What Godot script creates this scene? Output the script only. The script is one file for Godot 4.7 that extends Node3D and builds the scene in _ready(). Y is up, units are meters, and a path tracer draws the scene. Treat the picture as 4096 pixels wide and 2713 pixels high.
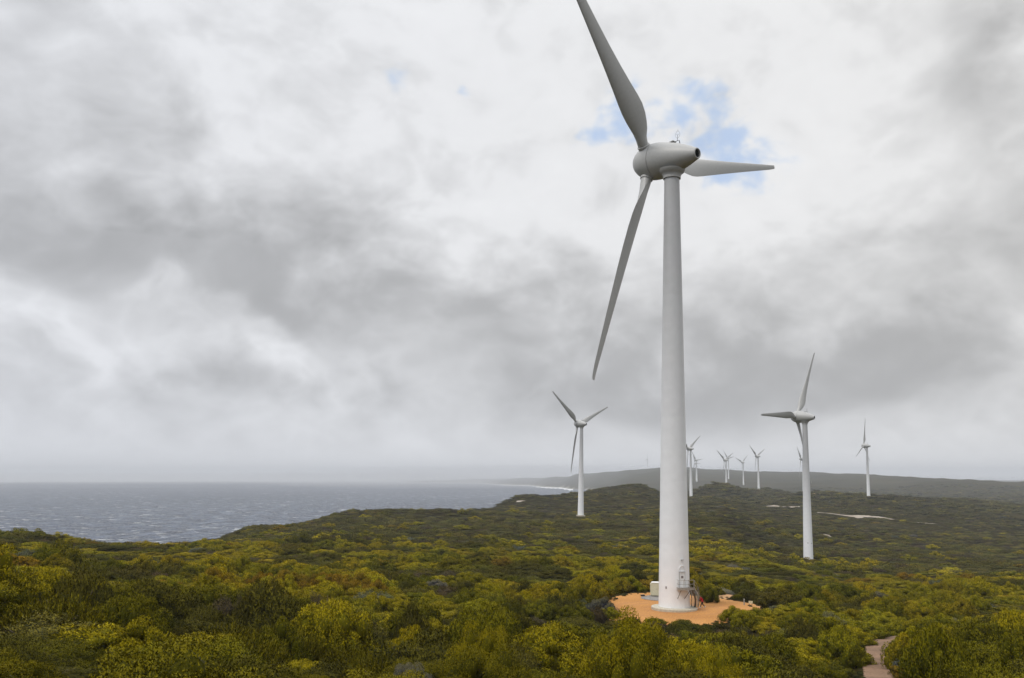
extends Node3D

# World: y up, metres, the sea at y = 0, the viewer's eye 75 m above it looking towards -z.
const EYE := 75.0
const PAD := Vector3(22.2, 57.15, -129.9)          # foot of the nearest turbine
const HUB_RISE := 3.15
const TOWER := 61.06

# Land heights: one row per bearing (AZ, degrees), one value per distance (DIST).
const AZ := [-33.30, -28.79, -21.23, -14.99, -9.11, -4.57, -2.27, 0.80, 2.80, 4.11, 5.70, 7.52, 9.92, 12.44, 15.05, 17.51, 20.90, 25.18, 28.79, 33.34]
const DIST := [8, 14, 20, 28, 38, 50, 65, 85, 110, 131, 160, 200, 250, 310, 380, 460, 560, 660, 780, 900, 1050, 1250, 1500, 1800, 2200, 2800, 3600, 4600, 5600, 6400, 7500, 9000, 11000, 14000, 17000]
const HEIGHT := [
	[70.4, 69.8, 69.4, 68.9, 68.4, 67.9, 67.2, 66.0, 64.6, 63.4, 61.9, 60.3, 58.9, 57.9, 50.2, 33.0, 17.7, 4.9, -6.8, -17.4, -21.0, -21.0, -21.0, -21.0, -21.0, -21.0, -21.0, -21.0, -21.0, -21.0, -21.0, -21.0, -21.0, -21.0, -21.0],
	[70.4, 69.7, 69.2, 68.6, 68.1, 67.5, 66.8, 65.6, 64.1, 62.9, 61.4, 59.6, 57.9, 57.0, 47.6, 31.4, 15.6, 2.3, -9.8, -19.8, -21.0, -21.0, -21.0, -21.0, -21.0, -21.0, -21.0, -21.0, -21.0, -21.0, -21.0, -21.0, -21.0, -21.0, -21.0],
	[70.0, 69.3, 68.7, 67.8, 66.6, 65.5, 64.5, 63.0, 61.6, 60.6, 59.1, 57.2, 55.3, 53.5, 47.6, 32.6, 16.9, 3.1, -8.6, -17.9, -21.0, -21.0, -21.0, -21.0, -21.0, -21.0, -21.0, -21.0, -21.0, -21.0, -21.0, -21.0, -21.0, -21.0, -21.0],
	[69.6, 68.8, 68.2, 67.3, 65.9, 64.5, 63.3, 62.1, 60.8, 59.7, 58.4, 56.8, 55.0, 52.9, 50.8, 49.2, 46.0, 31.9, 11.2, -7.0, -19.8, -21.0, -21.0, -21.0, -21.0, -21.0, -21.0, -21.0, -21.0, -21.0, -21.0, -21.0, -21.0, -21.0, -21.0],
	[69.2, 68.3, 67.7, 66.9, 65.5, 63.8, 62.5, 61.0, 59.6, 58.6, 57.2, 55.6, 54.0, 52.3, 51.0, 50.0, 50.3, 50.7, 31.0, 7.6, -11.3, -21.0, -21.0, -21.0, -21.0, -21.0, -21.0, -21.0, -21.0, -21.0, -21.0, -21.0, -21.0, -21.0, -21.0],
	[68.8, 67.8, 67.1, 66.4, 65.3, 63.6, 62.3, 60.9, 59.3, 58.3, 57.2, 55.6, 53.7, 51.8, 50.4, 49.4, 49.8, 51.2, 35.3, 17.6, -2.0, -19.7, -21.0, -21.0, -21.0, -21.0, -21.0, -21.0, -21.0, -21.0, -21.0, -21.0, -21.0, 20.6, 15.0],
	[68.5, 67.5, 66.8, 66.1, 65.1, 63.6, 62.2, 60.8, 59.4, 58.4, 57.2, 55.4, 53.4, 51.3, 49.9, 49.0, 49.3, 50.1, 46.5, 43.9, 31.0, 5.8, -14.9, -21.0, -21.0, -21.0, -21.0, -21.0, -21.0, -21.0, -21.0, -21.0, -3.9, 40.6, 35.0],
	[68.0, 67.0, 66.4, 65.8, 64.9, 63.6, 62.0, 60.3, 58.9, 56.3, 56.4, 55.2, 53.0, 51.3, 49.6, 48.0, 48.1, 48.7, 45.8, 47.7, 54.7, 34.1, 1.4, -17.0, -21.0, -21.0, -21.0, -21.0, -21.0, -21.0, -15.7, 15.6, 66.7, 45.0, 45.0],
	[67.5, 66.6, 66.1, 65.4, 64.7, 63.5, 61.9, 60.1, 58.1, 57.0, 55.9, 54.5, 52.8, 51.0, 49.2, 47.4, 47.2, 47.3, 43.5, 46.2, 53.0, 43.2, 10.7, -11.6, -21.0, -21.0, -21.0, -21.0, -21.0, -10.5, 35.0, 79.7, 60.4, 55.0, 55.0],
	[67.3, 66.4, 65.8, 65.2, 64.4, 63.3, 61.7, 59.7, 57.8, 57.0, 55.9, 54.0, 52.7, 50.6, 48.8, 47.2, 46.6, 46.3, 43.5, 46.6, 54.8, 50.0, 17.5, -9.0, -19.6, -21.0, -21.0, -21.0, -7.3, 53.1, 99.6, 73.8, 65.0, 65.0, 65.0],
	[67.0, 66.2, 65.7, 65.1, 64.4, 63.3, 61.7, 59.6, 57.5, 57.0, 56.0, 53.7, 52.5, 50.4, 48.6, 47.2, 46.7, 46.4, 44.8, 48.2, 57.9, 58.7, 27.6, -3.5, -17.8, -21.0, -21.0, -9.0, 41.8, 101.1, 104.3, 75.0, 75.0, 75.0, 75.0],
	[66.8, 66.0, 65.5, 65.0, 64.3, 63.3, 61.6, 59.6, 57.5, 57.0, 56.2, 53.7, 52.4, 50.2, 48.7, 47.6, 47.1, 46.8, 45.9, 49.7, 60.6, 63.6, 37.6, 21.3, 10.9, 5.0, 15.0, 55.0, 95.0, 126.5, 116.9, 105.0, 105.0, 105.0, 105.0],
	[66.4, 65.6, 65.2, 64.7, 64.1, 63.2, 61.5, 59.5, 57.5, 57.1, 56.1, 53.4, 52.3, 50.0, 48.5, 47.8, 47.0, 46.4, 46.4, 46.7, 50.4, 46.4, 41.0, 35.0, 29.0, 23.5, 33.0, 75.0, 120.0, 138.4, 122.3, 105.0, 105.0, 105.0, 105.0],
	[66.0, 65.2, 64.8, 64.3, 63.7, 62.9, 61.3, 59.2, 57.3, 57.1, 55.7, 52.4, 51.2, 50.2, 49.5, 48.5, 47.8, 47.5, 47.4, 47.4, 47.5, 47.6, 63.7, 53.2, 34.8, 27.6, 35.0, 75.0, 110.0, 122.1, 113.4, 105.0, 105.0, 105.0, 105.0],
	[65.6, 64.8, 64.4, 63.8, 63.2, 62.5, 61.0, 58.9, 57.2, 56.2, 54.7, 53.0, 50.9, 48.3, 44.2, 41.1, 40.0, 40.5, 40.5, 40.3, 40.6, 41.5, 45.4, 50.4, 37.0, 29.5, 37.0, 71.0, 102.7, 97.4, 84.1, 75.0, 75.0, 75.0, 75.0],
	[65.2, 64.4, 63.9, 63.4, 62.8, 62.1, 60.8, 58.8, 56.9, 55.5, 53.9, 51.7, 48.9, 45.6, 41.4, 38.2, 37.3, 37.2, 37.3, 37.9, 41.5, 46.2, 50.5, 37.0, 28.3, 28.0, 41.0, 71.0, 100.7, 91.9, 75.6, 65.0, 65.0, 65.0, 65.0],
	[64.8, 64.1, 63.7, 63.3, 62.7, 62.1, 60.9, 59.1, 57.2, 55.5, 53.6, 51.1, 48.1, 45.1, 41.8, 38.0, 34.9, 33.6, 33.0, 33.2, 39.5, 48.8, 46.0, 31.3, 27.4, 28.0, 41.0, 82.9, 79.0, 70.7, 60.6, 55.0, 55.0, 55.0, 55.0],
	[65.4, 64.9, 64.6, 64.3, 63.9, 63.4, 61.8, 59.6, 57.3, 55.6, 53.5, 50.9, 47.9, 44.6, 41.1, 37.6, 33.5, 30.8, 29.7, 30.0, 34.3, 40.4, 43.0, 28.2, 24.0, 27.5, 62.9, 62.2, 52.9, 45.7, 38.6, 35.0, 35.0, 35.0, 35.0],
	[66.2, 65.8, 65.6, 65.4, 65.0, 64.3, 62.5, 60.4, 58.1, 56.4, 54.3, 51.5, 48.5, 45.2, 41.6, 37.3, 32.6, 29.2, 27.8, 27.3, 29.0, 33.3, 35.4, 25.3, 23.0, 31.0, 50.9, 45.1, 37.6, 32.4, 27.4, 25.0, 25.0, 25.0, 25.0],
	[67.0, 66.9, 66.8, 66.7, 66.4, 65.0, 63.2, 61.2, 59.0, 57.3, 55.2, 52.4, 49.3, 46.0, 42.3, 38.1, 33.2, 29.0, 27.0, 26.1, 27.0, 30.4, 32.7, 25.8, 23.6, 29.0, 40.7, 37.2, 32.6, 29.5, 26.5, 25.0, 25.0, 25.0, 25.0],
]

# Clouds: bearing, elevation, half widths, turn (all degrees) and how much lighter or darker.
const CLOUDS := [[-25.0, 24.6, 8.1, 3.2, 0, 0.01], [-26.5, 15.7, 11.4, 3.8, 10, -0.05], [-28.5, 13.1, 9.1, 2.6, 12, -0.12], [-16.9, 11.9, 9.5, 2.2, 15, -0.08], [-12.5, 9.5, 5.4, 1.6, 15, -0.08], [-28.1, 19.0, 5.4, 3.2, 0, -0.03], [-22.0, 10.9, 1.6, 0.7, 20, 0.09], [-16.5, 8.8, 3.8, 1.4, 30, 0.08], [-26.3, 9.9, 4.1, 1.4, 15, 0.08], [-7.7, 7.5, 5.9, 1.6, 25, 0.03], [-26.0, 5.6, 6.8, 2.2, 5, -0.06], [-17.9, 5.7, 5.4, 1.1, 10, -0.04], [-8.9, 4.8, 4.1, 1.4, 0, -0.05], [-20.1, 2.3, 16.2, 1.6, 0, -0.04], [-0.9, 22.6, 10.8, 6.8, 0, 0.05], [3.2, 14.8, 8.1, 5.4, 0, 0.03], [19.5, 21.4, 9.5, 6.8, 0, 0.04], [-5.0, 12.9, 6.8, 2.7, 10, -0.03], [30.5, 22.8, 3.2, 4.3, 0, -0.14], [29.3, 14.2, 3.2, 5.4, 0, -0.06], [15.2, 11.7, 8.1, 3.2, 0, -0.05], [24.9, 11.3, 6.8, 3.2, -10, -0.04], [16.2, 5.2, 11.4, 2.4, -4, -0.14], [24.6, 6.1, 8.1, 2.7, -10, -0.11], [7.2, 5.9, 8.1, 2.2, 0, -0.09], [0.4, 6.5, 4.1, 1.6, 0, -0.06], [-7.6, 11.3, 8.1, 3.0, 8, -0.09], [3.2, 9.2, 8.1, 2.4, 8, -0.08], [-14.0, 14.5, 9.0, 3.0, 14, -0.05], [-30.0, 25.0, 5.0, 4.0, 0, -0.05]]
const GAPS := [[-8.3, 23.7, 0.8, 0.8], [-4.4, 24.7, 0.6, 0.5], [10.8, 22.0, 1.3, 0.8], [12.9, 20.6, 2.2, 1.1], [15.0, 19.3, 2.2, 0.9], [6.1, 22.3, 1.9, 1.3], [6.6, 20.6, 2.8, 0.7], [14.4, 17.9, 1.7, 0.5]]

var rng := RandomNumberGenerator.new()
var rough := FastNoiseLite.new()
var mats := {}
var taken := {}


# ------------------------------------------------------------------ shapes

class Shape:
	var v := PackedVector3Array()
	var n := PackedVector3Array()
	var c := PackedColorArray()
	var x := PackedInt32Array()
	var tint := Color.WHITE

	func point(p: Vector3, q: Vector3) -> int:
		v.append(p)
		n.append(q)
		c.append(tint)
		return v.size() - 1

	func tri(i: int, j: int, k: int) -> void:
		if (v[j] - v[i]).cross(v[k] - v[i]).dot(n[i] + n[j] + n[k]) > 0.0:
			x.append(i); x.append(k); x.append(j)
		else:
			x.append(i); x.append(j); x.append(k)

	func quad(a: Vector3, b: Vector3, d: Vector3, e: Vector3, q: Vector3) -> void:
		var i := point(a, q)
		point(b, q); point(d, q); point(e, q)
		tri(i, i + 1, i + 2)
		tri(i, i + 2, i + 3)

	func flat(a: Vector3, b: Vector3, d: Vector3, towards: Vector3) -> void:
		var q := (b - a).cross(d - a).normalized()
		if q.dot(towards) < 0.0:
			q = -q
		var i := point(a, q)
		point(b, q); point(d, q)
		tri(i, i + 1, i + 2)

	func box(t: Transform3D, size: Vector3) -> void:
		var s := size * 0.5
		for axis in 3:
			for side in [-1.0, 1.0]:
				var q := Vector3.ZERO
				q[axis] = side
				var u := Vector3.ZERO
				u[(axis + 1) % 3] = 1.0
				var w := Vector3.ZERO
				w[(axis + 2) % 3] = 1.0
				var o := q * s
				quad(t * (o - u * s - w * s), t * (o + u * s - w * s), t * (o + u * s + w * s), t * (o - u * s + w * s), (t.basis * q).normalized())

	# profile: points (radius, height) along the axis y of t
	func lathe(t: Transform3D, profile: Array, seg: int) -> void:
		var first := v.size()
		var m := profile.size()
		for k in m:
			var p: Vector2 = profile[k]
			var d: Vector2 = profile[mini(k + 1, m - 1)] - profile[maxi(k - 1, 0)]
			var q2 := Vector2(d.y, -d.x).normalized()
			for j in seg + 1:
				var a := TAU * j / seg
				var r := Vector3(cos(a), 0, sin(a))
				point(t * (r * p.x + Vector3(0, p.y, 0)), (t.basis * (r * q2.x + Vector3(0, q2.y, 0))).normalized())
		for k in m - 1:
			for j in seg:
				var i := first + k * (seg + 1) + j
				tri(i, i + 1, i + seg + 2)
				tri(i, i + seg + 2, i + seg + 1)

	func disc(t: Transform3D, r: float, seg: int, up := 1.0) -> void:
		var q := (t.basis * Vector3(0, up, 0)).normalized()
		var o := point(t.origin, q)
		for j in seg + 1:
			var a := TAU * j / seg
			point(t * Vector3(cos(a) * r, 0, sin(a) * r), q)
		for j in seg:
			tri(o, o + 1 + j, o + 2 + j)

	func tube(path: Array, radii: Array, seg := 6) -> void:
		var first := v.size()
		var m := path.size()
		var side := Vector3.ZERO
		for k in m:
			var d: Vector3 = (path[mini(k + 1, m - 1)] - path[maxi(k - 1, 0)]).normalized()
			if side == Vector3.ZERO:
				side = d.cross(Vector3.UP if absf(d.y) < 0.9 else Vector3.RIGHT).normalized()
			side = (side - d * side.dot(d)).normalized()
			var up := side.cross(d)
			var r: float = radii[mini(k, radii.size() - 1)]
			for j in seg:
				var a := TAU * j / seg
				var q := side * cos(a) + up * sin(a)
				point(path[k] + q * r, q)
		for k in m - 1:
			for j in seg:
				var a := first + k * seg + j
				var b := first + k * seg + (j + 1) % seg
				tri(a, b, b + seg)
				tri(a, b + seg, a + seg)
		for e in [0, m - 1]:
			var d: Vector3 = (path[0] - path[1] if e == 0 else path[m - 1] - path[m - 2]).normalized()
			var o := point(path[e], d)
			var r: float = radii[mini(e, radii.size() - 1)]
			for j in seg:
				point(v[first + e * seg + j], d)
			for j in seg:
				tri(o, o + 1 + j, o + 1 + (j + 1) % seg)

	func mesh() -> ArrayMesh:
		var a := []
		a.resize(Mesh.ARRAY_MAX)
		a[Mesh.ARRAY_VERTEX] = v
		a[Mesh.ARRAY_NORMAL] = n
		a[Mesh.ARRAY_COLOR] = c
		a[Mesh.ARRAY_INDEX] = x
		var m := ArrayMesh.new()
		m.add_surface_from_arrays(Mesh.PRIMITIVE_TRIANGLES, a)
		return m


# ------------------------------------------------------------------ naming

func numbered(called: String) -> String:
	var k: int = taken.get(called, 0)
	taken[called] = k + 1
	return called if k == 0 else "%s_%03d" % [called, k]


func tag(o: Node3D, label: String, category: String, group := "") -> Node3D:
	o.set_meta("label", label)
	o.set_meta("category", category)
	if group:
		o.set_meta("group", group)
	return o


func thing(called: String, label: String, category: String, at: Vector3, group := "") -> Node3D:
	var o := Node3D.new()
	o.name = numbered(called)
	o.position = at
	add_child(o)
	return tag(o, label, category, group)


func part(called: String, m: Mesh, mat: Material, parent: Node3D, at := Transform3D()) -> MeshInstance3D:
	var o := MeshInstance3D.new()
	o.name = called
	o.mesh = m
	o.material_override = mat
	o.transform = at
	parent.add_child(o, true)
	return o


func structure(called: String, m: Mesh, mat: Material, label := "") -> MeshInstance3D:
	var o := part(called, m, mat, self)
	o.set_meta("kind", "structure")
	if label:
		o.set_meta("label", label)
	return o


func lin(r: float, g: float, b: float) -> Color:
	return Color(r, g, b).linear_to_srgb()


func plain(r: float, g: float, b: float, roughness := 0.6, metallic := 0.0) -> StandardMaterial3D:
	var m := StandardMaterial3D.new()
	m.albedo_color = lin(r, g, b)
	m.roughness = roughness
	m.metallic = metallic
	return m


func noise_texture(freq: float, low: Color, high: Color, seed_: int, octaves := 4, normal := false, bump := 4.0, size := 512) -> NoiseTexture2D:
	var t := NoiseTexture2D.new()
	var f := FastNoiseLite.new()
	f.seed = seed_
	f.noise_type = FastNoiseLite.TYPE_SIMPLEX_SMOOTH
	f.frequency = freq
	f.fractal_octaves = octaves
	t.noise = f
	t.width = size
	t.height = size
	t.seamless = true
	if normal:
		t.as_normal_map = true
		t.bump_strength = bump
	else:
		var g := Gradient.new()
		g.set_color(0, low)
		g.set_color(1, high)
		t.color_ramp = g
	return t


func worn(r: float, g: float, b: float, roughness: float, spread: float, metres: float, seed_: int) -> StandardMaterial3D:
	var m := plain(r, g, b, roughness)
	m.albedo_texture = noise_texture(0.012, Color(1 - spread, 1 - spread, 1 - spread), Color.WHITE, seed_, 5)
	m.uv1_triplanar = true
	m.uv1_scale = Vector3.ONE / metres
	return m


# ------------------------------------------------------------------ land

func spline(a: float, b: float, c: float, d: float, t: float) -> float:
	return b + 0.5 * t * (c - a + t * (2.0 * a - 5.0 * b + 4.0 * c - d + t * (3.0 * (b - c) + d - a)))


var log_dist := PackedFloat32Array()


func row_height(row: Array, k: int, t: float) -> float:
	var last := DIST.size() - 1
	return spline(row[maxi(k - 1, 0)], row[k], row[k + 1], row[mini(k + 2, last)], t)


func bare(x: float, z: float) -> float:
	var d := maxf(sqrt(x * x + z * z), 8.5)
	var az := rad_to_deg(atan2(x, -z))
	var l := log(d)
	var last := DIST.size() - 1
	var k := 0
	while k < last - 1 and log_dist[k + 1] < l:
		k += 1
	var t := clampf((l - log_dist[k]) / (log_dist[k + 1] - log_dist[k]), 0, 1)
	var n := AZ.size() - 1
	az = clampf(az, AZ[0], AZ[n])
	var j := 0
	while j < n - 1 and AZ[j + 1] < az:
		j += 1
	var u: float = clampf((az - AZ[j]) / (AZ[j + 1] - AZ[j]), 0, 1)
	u = u * u * (3.0 - 2.0 * u)
	return lerpf(row_height(HEIGHT[j], k, t), row_height(HEIGHT[j + 1], k, t), u)


func land(x: float, z: float) -> float:
	var y := bare(x, z)
	var d := sqrt(x * x + z * z)
	var swing := clampf(d / 500.0, 0.15, 5.0)
	y += rough.get_noise_2d(x, z) * 1.6 * swing * smoothstep(-6.0, 12.0, y) * (1.0 - 0.4 * smoothstep(2500.0, 5000.0, d))
	if d > 1500.0:
		y += rough.get_noise_2d(x * 0.25 + 900.0, z * 0.25) * 10.0 * smoothstep(1500.0, 4000.0, d) * smoothstep(0.0, 25.0, y)
	var w := 1.0 - smoothstep(14.0, 24.0, Vector2(x - 23.0, (z + 131.5) * 0.85).length())
	return lerpf(y, PAD.y - 0.08, w)


var clearing := PackedVector2Array()
var trails := []       # [PackedVector2Array, half width]
var banks := []        # sand
var feet := []         # turbine feet


func inside_clearing(p: Vector2, margin: float) -> bool:
	if absf(p.x - 23.0) > 20.0 or absf(p.y + 131.0) > 26.0:
		return false
	if Geometry2D.is_point_in_polygon(p, clearing):
		return true
	for i in clearing.size():
		if Geometry2D.get_closest_point_to_segment(p, clearing[i], clearing[(i + 1) % clearing.size()]).distance_to(p) < margin:
			return true
	return false


func open_ground(p: Vector2, margin: float) -> bool:
	if inside_clearing(p, margin):
		return true
	for t in trails:
		var line: PackedVector2Array = t[0]
		for i in line.size() - 1:
			if Geometry2D.get_closest_point_to_segment(p, line[i], line[i + 1]).distance_to(p) < t[1] + margin * 1.35:
				return true
	for b in banks:
		if p.distance_to(b[1]) < b[2] + margin and Geometry2D.is_point_in_polygon(p, b[0]):
			return true
	for f in feet:
		if p.distance_to(f) < 2.6 + margin * 0.7:
			return true
	return false


func build_land() -> void:
	var bearings := PackedFloat32Array()
	var a := -180.0
	while a < 180.0:
		bearings.append(a)
		a += 0.3 if absf(a + 0.15) < 35.0 else 2.5 if absf(a) < 60.0 else 12.0
	bearings.append(180.0)
	var dists := PackedFloat32Array([0.0])
	var d := 6.0
	while d < 17500.0:
		dists.append(d)
		d *= 1.022
	var s := Shape.new()
	var w := bearings.size()
	var blotch := FastNoiseLite.new()
	blotch.seed = 77
	blotch.frequency = 0.004
	blotch.fractal_octaves = 5
	for i in dists.size():
		for j in w:
			var b := deg_to_rad(bearings[j])
			var x := sin(b) * dists[i]
			var z := -cos(b) * dists[i]
			var y := land(x, z)
			var k := clampf(0.5 + 0.9 * blotch.get_noise_2d(x, z), 0, 1)
			var soil := Color(0.030, 0.024, 0.010).lerp(Color(0.048, 0.039, 0.015), k)
			var far := Color(0.036, 0.033, 0.010).lerp(Color(0.068, 0.057, 0.020), k)
			s.tint = soil.lerp(far, smoothstep(400.0, 1500.0, dists[i]))
			if y < 5.0 and dists[i] > 3000.0:
				s.tint = s.tint.lerp(Color(0.5, 0.46, 0.38), smoothstep(5.0, 2.0, y))
			s.point(Vector3(x, y, z), Vector3.UP)
	# normals from neighbours
	for i in range(1, dists.size() - 1):
		for j in range(1, w - 1):
			var o := i * w + j
			var q := (s.v[o + 1] - s.v[o - 1]).cross(s.v[o + w] - s.v[o - w]).normalized()
			s.n[o] = q if q.y > 0 else -q
	for i in dists.size() - 1:
		for j in w - 1:
			var o := i * w + j
			if minf(minf(s.v[o].y, s.v[o + 1].y), minf(s.v[o + w].y, s.v[o + w + 1].y)) < -18.0 and dists[i] > 500.0:
				continue
			s.tri(o, o + 1, o + w + 1)
			s.tri(o, o + w + 1, o + w)
	var m := plain(1, 1, 1, 1.0)
	m.metallic_specular = 0.0
	m.vertex_color_use_as_albedo = true
	m.albedo_texture = noise_texture(0.02, Color(0.72, 0.72, 0.72), Color.WHITE, 5, 5)
	m.uv1_triplanar = true
	m.uv1_world_triplanar = true
	m.uv1_scale = Vector3.ONE / 37.0
	structure("terrain", s.mesh(), m, "rolling coastal heath land under dark low scrub")


func patch(outline: PackedVector2Array, lift: float, tint: Callable, step: float) -> ArrayMesh:
	# a thin sheet that follows the land inside an outline
	var s := Shape.new()
	var box := Rect2(outline[0], Vector2.ZERO)
	for p in outline:
		box = box.expand(p)
	var index := {}
	var nx := int(ceil(box.size.x / step)) + 1
	var nz := int(ceil(box.size.y / step)) + 1
	for i in nx:
		for k in nz:
			var p := box.position + Vector2(i, k) * step
			if not Geometry2D.is_point_in_polygon(p, outline):
				var best := Vector2.INF
				for e in outline.size():
					var q := Geometry2D.get_closest_point_to_segment(p, outline[e], outline[(e + 1) % outline.size()])
					if q.distance_to(p) < best.distance_to(p):
						best = q
				if best.distance_to(p) > step * 0.75:
					continue
				p = best
			s.tint = tint.call(p)
			index[Vector2i(i, k)] = s.point(Vector3(p.x, land(p.x, p.y) + lift, p.y), Vector3.UP)
	for key in index:
		var a = index.get(key + Vector2i(1, 0))
		var b = index.get(key + Vector2i(0, 1))
		var c = index.get(key + Vector2i(1, 1))
		if a != null and b != null:
			s.tri(index[key], a, b)
			if c != null:
				s.tri(a, c, b)
	return s.mesh()


func wobble(outline: PackedVector2Array, amount: float, seed_: int, each := 4) -> PackedVector2Array:
	var out := PackedVector2Array()
	var r := RandomNumberGenerator.new()
	r.seed = seed_
	for i in outline.size():
		var a := outline[i]
		var b := outline[(i + 1) % outline.size()]
		for k in each:
			out.append(a.lerp(b, float(k) / each) + Vector2(r.randf_range(-amount, amount), r.randf_range(-amount, amount)))
	return out


func build_open_ground() -> void:
	var grain := FastNoiseLite.new()
	grain.seed = 12
	grain.frequency = 0.16
	grain.fractal_octaves = 4
	var sand := plain(1, 1, 1, 0.95)
	sand.vertex_color_use_as_albedo = true
	sand.albedo_texture = noise_texture(0.03, Color(0.78, 0.76, 0.74), Color.WHITE, 31, 5)
	sand.uv1_triplanar = true
	sand.uv1_world_triplanar = true
	sand.uv1_scale = Vector3.ONE / 5.0
	sand.heightmap_enabled = true
	sand.heightmap_scale = 1.5
	sand.heightmap_texture = noise_texture(0.05, Color.BLACK, Color.WHITE, 32, 4)
	var tint := func(p: Vector2) -> Color:
		var k := clampf(0.5 + 0.8 * grain.get_noise_2d(p.x, p.y), 0, 1)
		var c := Color(0.53, 0.24, 0.050).lerp(Color(0.63, 0.305, 0.082), k)
		# worn, redder ring where feet and tyres pass round the plinth
		var r := p.distance_to(Vector2(PAD.x, PAD.z))
		c = c.lerp(Color(0.42, 0.19, 0.08), 0.6 * smoothstep(5.2, 3.6, r) * clampf(0.6 + 1.4 * grain.get_noise_2d(p.x * 3.0, p.y * 3.0), 0, 1))
		# two faint wheel tracks that swing round the plinth
		for track in [6.2, 8.1]:
			var off := absf(r - track - 0.8 * grain.get_noise_2d(p.x * 0.3, p.y * 0.3))
			c = c.lerp(Color(0.44, 0.20, 0.075), 0.45 * smoothstep(0.6, 0.15, off))
		c = c.lerp(Color(0.56, 0.31, 0.12), 0.6 * smoothstep(31.0, 36.0, p.x))
		return c
	structure("clearing", patch(wobble(clearing, 0.35, 3), 0.05, tint, 0.7), sand, "bare orange sandy clearing round the nearest turbine")
	for t in trails:
		var left := PackedVector2Array()
		var right := PackedVector2Array()
		var line: PackedVector2Array = t[0]
		for i in line.size():
			var dir: Vector2 = (line[mini(i + 1, line.size() - 1)] - line[maxi(i - 1, 0)]).normalized()
			var side: Vector2 = Vector2(-dir.y, dir.x) * (t[1] + 0.35)
			left.append(line[i] + side)
			right.insert(0, line[i] - side)
		left.append_array(right)
		var color: Color = t[2]
		var trail_tint := func(p: Vector2) -> Color:
			return color * (0.75 + 0.5 * clampf(0.5 + grain.get_noise_2d(p.x * 1.5, p.y * 1.5), 0, 1))
		structure("footpath", patch(wobble(left, 0.12, 8, 5), 0.07, trail_tint, 0.4), sand, t[3]).name = numbered("footpath")
	var pale := func(p: Vector2) -> Color:
		return Color(0.50, 0.45, 0.38).lerp(Color(0.34, 0.25, 0.18), clampf(0.3 + 0.8 * grain.get_noise_2d(p.x * 0.3, p.y * 0.3), 0, 1))
	for b in banks:
		structure("sand_bank", patch(b[0], b[4], pale if b[3] == "" else tint, b[2] / 14.0), sand, b[5]).name = numbered("sand_bank")
	# grey gravel under the cabinet
	var gravel_tint := func(p: Vector2) -> Color:
		return Color(0.30, 0.29, 0.28) * (0.75 + 0.5 * clampf(0.5 + grain.get_noise_2d(p.x * 9.0, p.y * 9.0), 0, 1))
	var ring := PackedVector2Array()
	for k in 18:
		var a := TAU * k / 18
		ring.append(Vector2(22.3 + cos(a) * 3.1, -141.6 + sin(a) * 3.4))
	structure("gravel_pad", patch(wobble(ring, 0.12, 4, 2), 0.09, gravel_tint, 0.35), sand, "grey gravel pad under the cream cabinet")


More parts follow.
